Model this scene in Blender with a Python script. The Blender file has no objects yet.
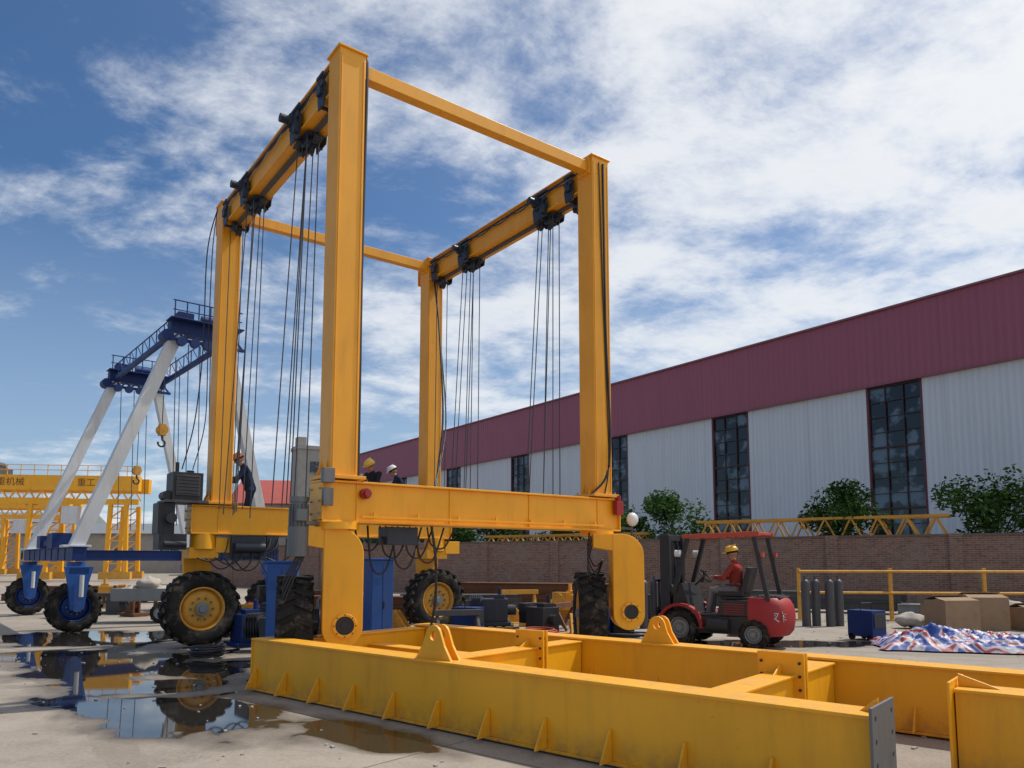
import bpy, math, random
import numpy as np
from mathutils import Vector, Matrix
from mathutils import noise as mn
random.seed(7)
C=bpy.context; D=bpy.data
scene=C.scene
scene.view_settings.view_transform='Standard'
scene.view_settings.look='None'
scene.view_settings.exposure=0
V=Vector
# ---------------------------------------------------------------- builder
class MB:
    def __init__(s): s.v=[]; s.f=[]; s.m=[]; s.s=[]
    def add(s,vs,fs,mi=0,sm=False):
        o=len(s.v); s.v+= [tuple(v) for v in vs]
        for f in fs: s.f.append([i+o for i in f]); s.m.append(mi); s.s.append(sm)
    def box(s,c,d,R=None,mi=0):
        x,y,z=d[0]/2,d[1]/2,d[2]/2
        P=[V((a*x,b*y,e*z)) for e in(-1,1) for a,b in((-1,-1),(1,-1),(1,1),(-1,1))]
        if R is not None: P=[R@p for p in P]
        c=V(c); P=[p+c for p in P]
        s.add(P,[(3,2,1,0),(4,5,6,7),(0,1,5,4),(1,2,6,5),(2,3,7,6),(3,0,4,7)],mi)
    def bar(s,p0,p1,w,h,mi=0,up=(0,0,1)):
        p0=V(p0);p1=V(p1);d=(p1-p0);L=d.length;d=d/L;u=V(up)
        if abs(d.dot(u))>.98:u=V((1,0,0))
        a=d.cross(u).normalized();b=a.cross(d).normalized()
        R=Matrix((a,d,b)).transposed()
        s.box((p0+p1)/2,(w,L,h),R,mi)
    def cyl(s,p0,p1,r0,r1=None,n=16,mi=0,cap=True,sm=True):
        if r1 is None:r1=r0
        p0=V(p0);p1=V(p1);d=(p1-p0).normalized();u=V((0,0,1)) if abs(d.z)<.9 else V((1,0,0))
        a=d.cross(u).normalized();b=d.cross(a).normalized()
        A=[p0+(a*math.cos(t)+b*math.sin(t))*r0 for t in [2*math.pi*i/n for i in range(n)]]
        B=[p1+(a*math.cos(t)+b*math.sin(t))*r1 for t in [2*math.pi*i/n for i in range(n)]]
        s.add(A+B,[(i,(i+1)%n,n+(i+1)%n,n+i) for i in range(n)],mi,sm)
        if cap:
            s.add(A,[tuple(range(n))[::-1]],mi); s.add(B,[tuple(range(n))],mi)
    def tube(s,path,r,n=6,mi=0):
        path=[V(p) for p in path]
        rings=[];N=len(path)
        for k in range(N):
            d=(path[min(k+1,N-1)]-path[max(k-1,0)]).normalized();u=V((0,0,1)) if abs(d.z)<.95 else V((1,0,0))
            a=d.cross(u).normalized();b=d.cross(a).normalized()
            rings+= [path[k]+(a*math.cos(2*math.pi*i/n)+b*math.sin(2*math.pi*i/n))*r for i in range(n)]
        fs=[(k*n+i,k*n+(i+1)%n,(k+1)*n+(i+1)%n,(k+1)*n+i) for k in range(N-1) for i in range(n)]
        s.add(rings,fs,mi,True)
    def prism(s,pts,o,u,w,t,mi=0):
        o=V(o);u=V(u);w=V(w);t=V(t)
        A=[o+u*a+w*b-t/2 for a,b in pts];B=[p+t for p in A];n=len(pts)
        s.add(A+B,[tuple(range(n))[::-1],tuple(range(n,2*n))]+[(i,(i+1)%n,n+(i+1)%n,n+i) for i in range(n)],mi)
    def revolve(s,prof,o,ax,n=32,mi=0,sm=True):
        o=V(o);d=V(ax).normalized();u=V((0,0,1)) if abs(d.z)<.9 else V((1,0,0))
        a=d.cross(u).normalized();b=d.cross(a).normalized();m=len(prof);P=[]
        for i in range(n):
            t=2*math.pi*i/n;e=a*math.cos(t)+b*math.sin(t)
            P+=[o+e*r+d*h for r,h in prof]
        fs=[(i*m+k,i*m+(k+1)%m,((i+1)%n)*m+(k+1)%m,((i+1)%n)*m+k) for i in range(n) for k in range(m)]
        s.add(P,fs,mi,sm)
    def sph(s,c,r,sc=(1,1,1),n=12,mi=0,zmin=-1):
        c=V(c);P=[];m=n//2+1
        for j in range(m):
            th=math.pi*j/(m-1)
            for i in range(n):
                ph=2*math.pi*i/n
                z=max(math.cos(th),zmin)
                P.append(c+V((math.sin(th)*math.cos(ph)*r*sc[0],math.sin(th)*math.sin(ph)*r*sc[1],z*r*sc[2])))
        s.add(P,[(j*n+i,(j+1)*n+i,(j+1)*n+(i+1)%n,j*n+(i+1)%n) for j in range(m-1) for i in range(n)],mi,True)
    def obj(s,name,mats,parent=None,bevel=0,loc=None,rz=0):
        me=D.meshes.new(name);me.from_pydata(s.v,[],s.f)
        if not isinstance(mats,(list,tuple)):mats=[mats]
        for m in mats:me.materials.append(m)
        me.polygons.foreach_set('material_index',s.m)
        me.polygons.foreach_set('use_smooth',s.s)
        me.validate();me.update()
        o=D.objects.new(name,me);C.collection.objects.link(o)
        if parent:o.parent=parent
        if loc:o.location=loc
        o.rotation_euler[2]=rz
        if bevel:
            b=o.modifiers.new('b','BEVEL');b.width=bevel;b.segments=2;b.limit_method='ANGLE';b.angle_limit=math.radians(50)
        return o
def empty(name,loc,rz=0,label=None,cat=None,group=None):
    o=D.objects.new(name,None);C.collection.objects.link(o);o.location=loc;o.rotation_euler[2]=rz;o.empty_display_size=.3
    if label:o["label"]=label
    if cat:o["category"]=cat
    if group:o["group"]=group
    return o
def tag(o,label,cat,group=None):
    o["label"]=label;o["category"]=cat
    if group:o["group"]=group
    return o
def copytree(o,loc,rz,label=None):
    n=o.copy();C.collection.objects.link(n);n.location=loc;n.rotation_euler[2]=rz
    def rec(a,b):
        for c in a.children:
            k=c.copy();C.collection.objects.link(k);k.parent=b;rec(c,k)
    rec(o,n)
    if label:n["label"]=label
    return n
# ---------------------------------------------------------------- materials
def newmat(name):
    m=D.materials.new(name);m.use_nodes=True;nt=m.node_tree
    return m,nt,nt.nodes['Principled BSDF']
def N(nt,t,**k):
    n=nt.nodes.new(t)
    for a,b in k.items():setattr(n,a,b)
    return n
def mixc(nt,fac,a,b,mode='MIX'):
    n=N(nt,'ShaderNodeMix',data_type='RGBA',blend_type=mode)
    for s,x in((n.inputs[0],fac),(n.inputs[6],a),(n.inputs[7],b)):
        if hasattr(x,'is_linked') or hasattr(x,'links'):nt.links.new(x,s)
        else:
            s.default_value=x if not isinstance(x,(tuple,list)) else (tuple(x)+(1,))[:4]
    return n.outputs[2]
def ramp(nt,inp,p):
    n=N(nt,'ShaderNodeValToRGB');e=n.color_ramp.elements
    e[0].position=p[0][0];e[0].color=(p[0][1],)*3+(1,)
    e[1].position=p[1][0];e[1].color=(p[1][1],)*3+(1,)
    nt.links.new(inp,n.inputs[0]);return n.outputs[0]
def noise(nt,scale,detail=6,rough=.6,vec=None,dist=0):
    n=N(nt,'ShaderNodeTexNoise');n.inputs['Scale'].default_value=scale;n.inputs['Detail'].default_value=detail
    n.inputs['Roughness'].default_value=rough;n.inputs['Distortion'].default_value=dist
    if vec is None:
        tc=N(nt,'ShaderNodeTexCoord');vec=tc.outputs['Object']
    nt.links.new(vec,n.inputs['Vector']);return n.outputs['Fac']
def mth(nt,op,a,bb=None,cc=None):
    k=N(nt,'ShaderNodeMath',operation=op)
    for i,x in enumerate((a,bb,cc)):
        if x is None:continue
        if isinstance(x,(int,float)):k.inputs[i].default_value=x
        else:nt.links.new(x,k.inputs[i])
    return k.outputs[0]
def paint(name,col,rough=.4,dirt=(.12,.08,.05),amt=.35,metal=0,bump=.04,streak=True,spec=.5,dust=0):
    m,nt,b=newmat(name);L=nt.links
    tc=N(nt,'ShaderNodeTexCoord')
    mp=N(nt,'ShaderNodeMapping');mp.inputs['Scale'].default_value=(1,1,.18) if streak else (1,1,1)
    L.new(tc.outputs['Object'],mp.inputs[0])
    n1=noise(nt,5,5,.7,mp.outputs[0]);f=ramp(nt,n1,((.5,0),(.78,amt)))
    n2=noise(nt,1.3,3,.5,tc.outputs['Object'])
    dark=tuple(c*.76 for c in col)
    c1=mixc(nt,ramp(nt,n2,((.35,0),(.7,.45))),col,dark)
    c2=mixc(nt,f,c1,dirt)
    if dust:
        n4=noise(nt,9,4,.7,tc.outputs['Object'])
        ge=N(nt,'ShaderNodeNewGeometry');sg=N(nt,'ShaderNodeSeparateXYZ');L.new(ge.outputs['Normal'],sg.inputs[0])
        up=mth(nt,'MULTIPLY',mth(nt,'MAXIMUM',sg.outputs[2],0.0),ramp(nt,n4,((.42,0),(.7,dust))))
        c2=mixc(nt,up,c2,(.38,.29,.18))
        n5=noise(nt,28,3,.75,tc.outputs['Object']);ch=ramp(nt,n5,((.67,0),(.71,.6)));gate=ramp(nt,n2,((.5,0),(.62,1)))
        c2=mixc(nt,mth(nt,'MULTIPLY',ch,gate),c2,(.12,.06,.02))
        so_=N(nt,'ShaderNodeSeparateXYZ');L.new(tc.outputs['Object'],so_.inputs[0])
        lo=N(nt,'ShaderNodeMapRange');lo.inputs[1].default_value=.28;lo.inputs[2].default_value=0;lo.inputs[3].default_value=0;lo.inputs[4].default_value=.6;L.new(so_.outputs[2],lo.inputs[0])
        c2=mixc(nt,mth(nt,'MULTIPLY',lo.outputs[0],ramp(nt,n4,((.35,0),(.65,1)))),c2,(.22,.15,.08))
    L.new(c2,b.inputs['Base Color'])
    b.inputs['Metallic'].default_value=metal
    r=N(nt,'ShaderNodeMapRange');r.inputs[3].default_value=rough-.08;r.inputs[4].default_value=min(1,rough+.2)
    L.new(n2,r.inputs[0]);L.new(r.outputs[0],b.inputs['Roughness'])
    bp=N(nt,'ShaderNodeBump');bp.inputs['Distance'].default_value=.01
    if bump>.1:
        n3=noise(nt,60,2,.6,tc.outputs['Object']);bp.inputs['Strength'].default_value=bump*3;L.new(n3,bp.inputs['Height'])
    else:
        bp.inputs['Strength'].default_value=.3;L.new(n2,bp.inputs['Height'])
    L.new(bp.outputs[0],b.inputs['Normal'])
    b.inputs['Specular IOR Level'].default_value=spec
    return m
YEL=paint('yellow_paint',(.90,.42,.010),.36,(.45,.2,.02),.35,dust=.4)
YEL2=paint('amber_paint',(.86,.385,.018),.38,(.42,.19,.03),.35)
YELD=paint('dusty_yellow_paint',(.66,.33,.04),.6,(.2,.12,.06),.7,streak=False)
BLUE=paint('blue_paint',(.008,.032,.15),.5,(.05,.04,.05),.4,spec=.3)
BRBLUE=paint('bright_blue_paint',(.012,.085,.33),.45,(.08,.06,.05),.5)
WHITE=paint('white_paint',(.62,.64,.66),.45,(.25,.2,.15),.35)
BLACK=paint('black_paint',(.02,.022,.028),.45,(.1,.08,.06),.3)
NAVY=paint('dark_machine_paint',(.018,.028,.05),.4,(.1,.08,.06),.3)
GREY=paint('grey_paint',(.22,.24,.25),.45,(.1,.08,.06),.4)
GALV=paint('galvanised_steel',(.35,.38,.42),.4,(.15,.12,.1),.4,metal=.5)
DGALV=paint('weathered_steel',(.16,.17,.18),.45,(.1,.07,.05),.6,metal=.4)
RED=paint('red_paint',(.33,.014,.016),.5,(.1,.05,.04),.6)
ORED=paint('faded_red_paint',(.45,.07,.04),.5,(.15,.08,.05),.5)
RUBBER=paint('rubber',(.022,.021,.02),.85,(.22,.18,.14),.6,bump=.2,streak=False,spec=.2)
RUST=paint('rusty_steel',(.16,.07,.035),.8,(.05,.03,.02),.5,streak=False)
DARKST=paint('dark_steel',(.07,.07,.075),.5,(.15,.09,.05),.4)
CARD=paint('cardboard',(.30,.20,.12),.85,(.16,.1,.06),.5,streak=False)
WOOD=paint('wood',(.3,.2,.11),.8,(.12,.08,.05),.5,streak=False)
SACK=paint('sack_cloth',(.42,.38,.33),.9,(.2,.16,.12),.6,streak=False)
CONC=paint('concrete_wall',(.36,.34,.31),.9,(.2,.18,.16),.5)
ROPE=paint('wire_rope',(.045,.05,.06),.6,(.1,.08,.06),.3)
LENS=paint('lamp_glass',(.7,.72,.75),.15,(.5,.5,.5),.1)
def glassm():
    m,nt,b=newmat('window_glass');b.inputs['Roughness'].default_value=.05
    n=noise(nt,.5,2);bp=N(nt,'ShaderNodeBump');bp.inputs['Strength'].default_value=.12;nt.links.new(n,bp.inputs['Height']);nt.links.new(bp.outputs[0],b.inputs['Normal'])
    n2=noise(nt,.7,3,.6);f=ramp(nt,n2,((.50,0),(.58,1)));nt.links.new(mixc(nt,f,(.012,.016,.022),(.12,.17,.21)),b.inputs['Base Color'])  # pale reflections painted into the glass colour as noise patches
    return m
GLASS=glassm()
def cladding(name,col,per,axis=0,dirt=.3,rib=.12,bs=.5):
    m,nt,b=newmat(name);L=nt.links;tc=N(nt,'ShaderNodeTexCoord')
    sx=N(nt,'ShaderNodeSeparateXYZ');L.new(tc.outputs['Object'],sx.inputs[0])
    sn=mth(nt,'SINE',mth(nt,'MULTIPLY',sx.outputs[axis],2*math.pi/per))
    pw=mth(nt,'GREATER_THAN',sn,.75)
    bp=N(nt,'ShaderNodeBump');bp.inputs['Strength'].default_value=bs;bp.inputs['Distance'].default_value=.03
    L.new(sn,bp.inputs['Height']);L.new(bp.outputs[0],b.inputs['Normal'])
    mp=N(nt,'ShaderNodeMapping');mp.inputs['Scale'].default_value=(1,1,.06);L.new(tc.outputs['Object'],mp.inputs[0])
    n=noise(nt,1.5,6,.7,mp.outputs[0]);f=ramp(nt,n,((.4,0),(.75,dirt)))
    c=mixc(nt,f,col,tuple(x*.6 for x in col))
    c=mixc(nt,mth(nt,'MULTIPLY',pw,rib),c,tuple(x*.5 for x in col))
    lap=mth(nt,'LESS_THAN',mth(nt,'FRACT',mth(nt,'DIVIDE',sx.outputs[axis],4.1)),.015)
    c=mixc(nt,mth(nt,'MULTIPLY',lap,.25),c,tuple(x*.4 for x in col))
    lo=N(nt,'ShaderNodeMapRange');lo.inputs[1].default_value=4;lo.inputs[2].default_value=0;lo.inputs[4].default_value=.5;L.new(sx.outputs[2],lo.inputs[0])
    c=mixc(nt,mth(nt,'MULTIPLY',lo.outputs[0],n),c,(.25,.21,.17))
    L.new(c,b.inputs['Base Color']);b.inputs['Roughness'].default_value=.5
    return m
CLADW=cladding('white_corrugated_cladding',(.68,.70,.72),.32,rib=.10,bs=.4)
CLADR=cladding('maroon_corrugated_cladding',(.34,.09,.13),.4,dirt=.2)
CLADT=cladding('roof_sheet',(.26,.09,.11),.4)
REDROOF=paint('red_roof_sheet',(.4,.08,.06),.6,(.2,.08,.06),.4)
def brickm():
    m,nt,b=newmat('brick');L=nt.links;tc=N(nt,'ShaderNodeTexCoord');sx=N(nt,'ShaderNodeSeparateXYZ');L.new(tc.outputs['Object'],sx.inputs[0])
    cb=N(nt,'ShaderNodeCombineXYZ');L.new(sx.outputs[0],cb.inputs[0]);L.new(sx.outputs[2],cb.inputs[1])
    br=N(nt,'ShaderNodeTexBrick');L.new(cb.outputs[0],br.inputs['Vector']);br.inputs['Scale'].default_value=1
    br.inputs['Brick Width'].default_value=.25;br.inputs['Row Height'].default_value=.075;br.inputs['Mortar Size'].default_value=.009
    br.inputs['Color1'].default_value=(.20,.09,.055,1);br.inputs['Color2'].default_value=(.30,.15,.10,1);br.inputs['Mortar'].default_value=(.3,.27,.24,1)
    n=noise(nt,.9,6,.7,tc.outputs['Object']);c=mixc(nt,ramp(nt,n,((.45,0),(.75,.6))),br.outputs['Color'],(.28,.24,.2))
    n2=noise(nt,6,4,.7,tc.outputs['Object']);c=mixc(nt,ramp(nt,n2,((.5,0),(.8,.6))),c,(.07,.05,.04))
    L.new(c,b.inputs['Base Color']);b.inputs['Roughness'].default_value=.9
    bp=N(nt,'ShaderNodeBump');bp.inputs['Distance'].default_value=.01;L.new(br.outputs['Fac'],bp.inputs['Height']);bp.invert=True;L.new(bp.outputs[0],b.inputs['Normal'])
    return m
BRICK=brickm()
def leafm(name,c1,c2):
    m,nt,b=newmat(name);n=noise(nt,1.6,3,.6);nt.links.new(mixc(nt,ramp(nt,n,((.35,0),(.65,1))),c1,c2),b.inputs['Base Color']);b.inputs['Roughness'].default_value=.9;b.inputs['Specular IOR Level'].default_value=.05
    return m
LEAF=leafm('foliage',(.022,.055,.014),(.06,.12,.03));BARK=paint('bark',(.1,.07,.05),.9)
def cloth(name,col):
    return paint(name,col,.9,tuple(c*.5 for c in col),.4,streak=False,spec=.1)
SKIN=paint('skin',(.42,.22,.14),.5,(.3,.14,.09),.2,streak=False)
HAIR=paint('hair_black',(.01,.01,.01),.6);LIP=paint('lips',(.3,.1,.08),.5)
CNAVY=cloth('navy_cloth',(.02,.03,.07));CBLK=cloth('dark_cloth',(.025,.025,.035));CRED=cloth('red_cloth',(.3,.05,.04));CWHT=cloth('grey_cloth',(.2,.19,.19))
HORG=paint('orange_helmet',(.75,.2,.02),.3);HYEL=paint('yellow_helmet',(.8,.5,.05),.3);HWHT=paint('white_helmet',(.75,.75,.75),.3)
def tarpm():
    m,nt,b=newmat('striped_tarpaulin');L=nt.links;tc=N(nt,'ShaderNodeTexCoord')
    n=noise(nt,1.2,2,.5,tc.outputs['Object'])
    sx=N(nt,'ShaderNodeSeparateXYZ');L.new(tc.outputs['Object'],sx.inputs[0])
    a=mth(nt,'MULTIPLY_ADD',n,1.8,sx.outputs[1]);q=mth(nt,'MULTIPLY_ADD',sx.outputs[0],.45,a)
    fr=mth(nt,'FRACT',mth(nt,'MULTIPLY',q,2.6))
    r=N(nt,'ShaderNodeValToRGB');r.color_ramp.interpolation='CONSTANT';e=r.color_ramp.elements
    e[0].position=0;e[0].color=(.02,.06,.30,1);e[1].position=.4;e[1].color=(.42,.42,.47,1)
    x=e.new(.55);x.color=(.33,.03,.05,1);x=e.new(.78);x.color=(.42,.42,.47,1)
    L.new(fr,r.inputs[0]);L.new(r.outputs[0],b.inputs['Base Color']);b.inputs['Roughness'].default_value=.5
    return m
TARP=tarpm()
def groundm():
    m,nt,b=newmat('concrete_ground');L=nt.links;tc=N(nt,'ShaderNodeTexCoord');o=tc.outputs['Object']
    M=lambda *a:mth(nt,*a)
    n1=noise(nt,.35,6,.65,o);n2=noise(nt,2.2,7,.75,o);n3=noise(nt,25,4,.7,o)
    c=mixc(nt,ramp(nt,n1,((.35,0),(.65,1))),(.34,.29,.235),(.22,.185,.15))
    c=mixc(nt,ramp(nt,n2,((.46,0),(.70,.65))),c,(.13,.105,.08))
    c=mixc(nt,ramp(nt,n3,((.35,.4),(.7,0))),c,(.42,.38,.32))
    sx=N(nt,'ShaderNodeSeparateXYZ');L.new(o,sx.inputs[0])
    for (cx,cy,r0,amt) in((-30,-12,31.5,.45),(-30,-12,33.2,.45),(14,34,22,.35),(14,34,23.6,.35),(-2,48,34,.3)):
        dx=M('SUBTRACT',sx.outputs[0],cx);dy=M('SUBTRACT',sx.outputs[1],cy)
        rr=M('SQRT',M('ADD',M('MULTIPLY',dx,dx),M('MULTIPLY',dy,dy)))
        tr=M('LESS_THAN',M('ABSOLUTE',M('SUBTRACT',M('ADD',rr,M('MULTIPLY',n1,1.2)),r0)),.17)
        c=mixc(nt,M('MULTIPLY',M('MULTIPLY',tr,amt),ramp(nt,n2,((.35,1),(.6,.1)))),c,(.09,.075,.06))
    def ell(cx,cy,rx,ry,ang):
        ca,sa=math.cos(ang),math.sin(ang)
        dx=M('SUBTRACT',sx.outputs[0],cx);dy=M('SUBTRACT',sx.outputs[1],cy)
        u=M('ADD',M('MULTIPLY',dx,ca/rx),M('MULTIPLY',dy,sa/rx));v=M('ADD',M('MULTIPLY',dx,-sa/ry),M('MULTIPLY',dy,ca/ry))
        return M('SUBTRACT',1,M('ADD',M('MULTIPLY',u,u),M('MULTIPLY',v,v)))
    e=ell(-6.3,12.6,3.0,1.9,math.radians(-25))
    for q in((-3.8,8.5,2.1,.85,math.radians(-35)),(-9.6,16.5,3.5,1.6,0),(-1.4,7.4,1.0,.38,math.radians(-40)),(-5.3,10.4,1.7,.8,math.radians(-30)),(5,15.5,3,.7,0)):
        e=M('MAXIMUM',e,ell(*q))
    nn=noise(nt,.7,4,.55,o,.3)
    e2=M('ADD',M('MULTIPLY',e,.42),M('MULTIPLY',M('SUBTRACT',nn,.5),2.0))
    wr=N(nt,'ShaderNodeMapRange');wr.inputs[1].default_value=.05;wr.inputs[2].default_value=.10;L.new(e2,wr.inputs[0]);water=wr.outputs[0]
    dr=N(nt,'ShaderNodeMapRange');dr.inputs[1].default_value=-.3;dr.inputs[2].default_value=.10;L.new(e2,dr.inputs[0]);damp=dr.outputs[0]
    dm=M('MULTIPLY',damp,.75)
    c=mixc(nt,dm,c,(.06,.048,.036));c=mixc(nt,water,c,(.022,.02,.018))
    rot=N(nt,'ShaderNodeMapping');rot.inputs['Rotation'].default_value=(0,0,math.radians(40));L.new(o,rot.inputs[0])
    br=N(nt,'ShaderNodeTexBrick');br.offset=0;br.inputs['Scale'].default_value=1;br.inputs['Brick Width'].default_value=5;br.inputs['Row Height'].default_value=5;br.inputs['Mortar Size'].default_value=.012
    L.new(rot.outputs[0],br.inputs['Vector']);jf=M('MULTIPLY',br.outputs['Fac'],M('SUBTRACT',.7,M('MULTIPLY',water,.7)))
    c=mixc(nt,jf,c,(.07,.06,.05))
    L.new(c,b.inputs['Base Color'])
    r=M('SUBTRACT',M('SUBTRACT',.85,M('MULTIPLY',damp,.35)),M('MULTIPLY',water,.48));L.new(r,b.inputs['Roughness'])
    b.inputs['IOR'].default_value=1.5
    h=M('ADD',M('MULTIPLY',n3,.5),n2);bp=N(nt,'ShaderNodeBump');bp.inputs['Distance'].default_value=.02
    L.new(M('SUBTRACT',.5,M('MULTIPLY',water,.495)),bp.inputs['Strength']);L.new(h,bp.inputs['Height']);L.new(bp.outputs[0],b.inputs['Normal'])
    return m
GROUND=groundm()
# ---------------------------------------------------------------- world
EL=math.radians(56);AZ=math.atan2(.88,.44)
sd=V((math.sin(AZ)*math.cos(EL),math.cos(AZ)*math.cos(EL),math.sin(EL)))
w=D.worlds.new("World");scene.world=w;w.use_nodes=True;nt=w.node_tree;L=nt.links
bg=nt.nodes['Background'];bg.inputs['Strength'].default_value=.1
sky=N(nt,'ShaderNodeTexSky',sky_type='NISHITA');sky.sun_disc=False;sky.sun_elevation=EL;sky.sun_rotation=AZ
sky.air_density=1.0;sky.dust_density=.6;sky.ozone_density=2.5
tc=N(nt,'ShaderNodeTexCoord');sx=N(nt,'ShaderNodeSeparateXYZ');L.new(tc.outputs['Generated'],sx.inputs[0])
M=lambda *a:mth(nt,*a)
zz=M('ADD',M('MAXIMUM',sx.outputs[2],.0),.2)
cb=N(nt,'ShaderNodeCombineXYZ');L.new(M('DIVIDE',sx.outputs[0],zz),cb.inputs[0]);L.new(M('DIVIDE',sx.outputs[1],zz),cb.inputs[1])
rt=N(nt,'ShaderNodeMapping');rt.inputs['Rotation'].default_value=(0,0,math.radians(-40));rt.inputs['Scale'].default_value=(1.0,1.25,1);L.new(cb.outputs[0],rt.inputs[0])
na=noise(nt,2.4,8,.62,rt.outputs[0],.25)
nb=noise(nt,.9,3,.55,cb.outputs[0],.4)
nc=noise(nt,8,5,.7,rt.outputs[0],.15)
cov=M('ADD',M('ADD',M('MULTIPLY',sx.outputs[0],.17),.045),M('MULTIPLY',M('SUBTRACT',nb,.5),.42))
s=M('ADD',M('ADD',M('MULTIPLY',na,.76),M('MULTIPLY',nc,.24)),cov)
mk=N(nt,'ShaderNodeMapRange',interpolation_type='SMOOTHSTEP');mk.inputs[1].default_value=.42;mk.inputs[2].default_value=.69;L.new(s,mk.inputs[0])
thick=N(nt,'ShaderNodeMapRange');thick.inputs[1].default_value=.58;thick.inputs[2].default_value=.88;L.new(s,thick.inputs[0])
skyc=mixc(nt,1.0,sky.outputs[0],(.56,.80,1.0),'MULTIPLY')
cc=mixc(nt,M('MULTIPLY',thick.outputs[0],.6),(8.7,9.0,9.4),(5.6,6.1,6.9))
haze=N(nt,'ShaderNodeMapRange');haze.inputs[1].default_value=.42;haze.inputs[2].default_value=-.02;L.new(sx.outputs[2],haze.inputs[0])
hz=M('MULTIPLY',haze.outputs[0],M('MINIMUM',M('MAXIMUM',M('MULTIPLY_ADD',sx.outputs[0],.3,.72),.45),.95))
base=mixc(nt,hz,skyc,(5.6,6.7,7.9))
fin=mixc(nt,M('MULTIPLY',mk.outputs[0],.93),base,cc)
dt=N(nt,'ShaderNodeVectorMath',operation='DOT_PRODUCT');L.new(tc.outputs['Generated'],dt.inputs[0]);dt.inputs[1].default_value=tuple(sd)
gl=M('POWER',M('MAXIMUM',dt.outputs['Value'],0),4)
fin=mixc(nt,M('MULTIPLY',gl,M('MULTIPLY_ADD',mk.outputs[0],.5,.3)),fin,(10.6,10.5,10.3))
L.new(fin,bg.inputs['Color'])
sl=D.lights.new('sun','SUN');sl.energy=3.7;sl.angle=math.radians(.6);sl.color=(1,.94,.85)
so=D.objects.new('sun',sl);C.collection.objects.link(so);so.rotation_euler=(-sd).to_track_quat('-Z','Y').to_euler();so.location=(20,10,30)
# ---------------------------------------------------------------- camera
cam=D.cameras.new('camera');co=D.objects.new('camera',cam);C.collection.objects.link(co);scene.camera=co
co.location=(0,0,1.7);co.rotation_euler=(math.radians(90+5.67),0,0)
cam.sensor_width=36;cam.lens=746/1024*36;cam.shift_y=102/1024;cam.clip_end=2000;cam.clip_start=.05
# ---------------------------------------------------------------- ground
g=MB();g.add([(-900,-300,0),(900,-300,0),(900,1400,0),(-900,1400,0)],[(0,1,2,3)]);go=g.obj('ground',GROUND);go["kind"]="structure"
# ---------------------------------------------------------------- wheels
def make_wheel(parent,c,ax,R=.75,W=.45,side=1,rimmat=None,n=36,lugs=22):
    ax=V(ax).normalized();c=V(c);rimmat=rimmat or YELD
    h=MB();h.cyl(c-ax*W*.42,c+ax*W*.5*1.02,R*.17,n=16)
    for s_ in(1,-1):
        h.cyl(c+ax*s_*W*.30,c+ax*s_*W*.52,R*.12,R*.09,n=14)
    hub=h.obj('wheel',GREY,parent)
    t=MB();r=R*.94
    prof=[(R*.56,-W*.40),(R*.62,-W*.47),(R*.78,-W*.52),(r*.93,-W*.46),(r,-W*.34),(r,W*.34),(r*.93,W*.46),(R*.78,W*.52),(R*.62,W*.47),(R*.56,W*.40)]
    t.revolve(prof,c,ax,n)
    u=V((0,0,1)) if abs(ax.z)<.9 else V((1,0,0));a=ax.cross(u).normalized();b=ax.cross(a).normalized()
    for i in range(lugs):
        for s_ in(1,-1):
            th=2*math.pi*(i+.25*s_)/lugs;e=a*math.cos(th)+b*math.sin(th);tg=-a*math.sin(th)+b*math.cos(th)
            d=(ax*s_+tg*.5).normalized();k=d.cross(e).normalized()
            Rm=Matrix((d,k,e)).transposed()
            t.box(c+e*(r+R*.012)+ax*s_*W*.25,(W*.5,R*.13,R*.06),Rm)
    t.obj('tyre',RUBBER,hub)
    q=MB()
    q.revolve([(R*.57,-W*.42),(R*.57,W*.42),(R*.53,W*.42),(R*.50,W*.2),(R*.50,-W*.2),(R*.53,-W*.42)],c,ax,n)
    for s_ in(1,-1):
        q.revolve([(R*.51,s_*W*.22),(R*.40,s_*W*.30),(R*.2,s_*W*.26),(R*.1,s_*W*.26),(R*.1,s_*W*.2),(R*.5,s_*W*.12)],c,ax,n)
        for i in range(10):
            th=2*math.pi*i/10;e=a*math.cos(th)+b*math.sin(th);p=c+e*R*.28
            q.cyl(p+ax*s_*W*.25,p+ax*s_*W*.36,R*.03,n=6,mi=1)
    q.obj('rim',[rimmat,DGALV],hub)
    return hub
# ---------------------------------------------------------------- main crane
RZ=math.radians(36.7);CX,CY=-2.22,14.2
CR=empty('mobile_boat_hoist',(CX,CY,0),RZ,'tall amber yellow four-legged mobile gantry hoist on rubber tyres','gantry crane')
hx,hy=2.46,2.94;ZS=2.8;ZT=9.10
for ix,iy in((-1,-1),(1,-1),(-1,1),(1,1)):
    x,y=ix*hx,iy*hy;b=MB();s_=.40
    b.box((x,y,(ZS+ZT)/2+.03),(s_,s_,ZT-ZS-.06))
    b.box((x,y,ZS+.035),(s_+.2,s_+.16,.05))
    b.box((x,y,ZT+.012),(s_+.06,s_+.06,.03))
    for a in(-1,1):
        for k in(-1,1):
            b.prism([(0,0),(.09,0),(0,.22)],(x+a*s_/2,y+k*.1,ZS+.06),(a,0,0),(0,0,1),(0,.015,0))
        for k in(-.22,0,.22):b.cyl((x+a*(s_/2+.05),y+k,ZS+.06),(x+a*(s_/2+.05),y+k,ZS+.1),.018,n=6,mi=1)
        b.box((x+a*(s_/2-.03),y-s_/2-.006,(ZS+ZT)/2),(.02,.012,ZT-ZS-.2))
    b.obj('column',[YEL2,GALV],CR,.008)
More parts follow.
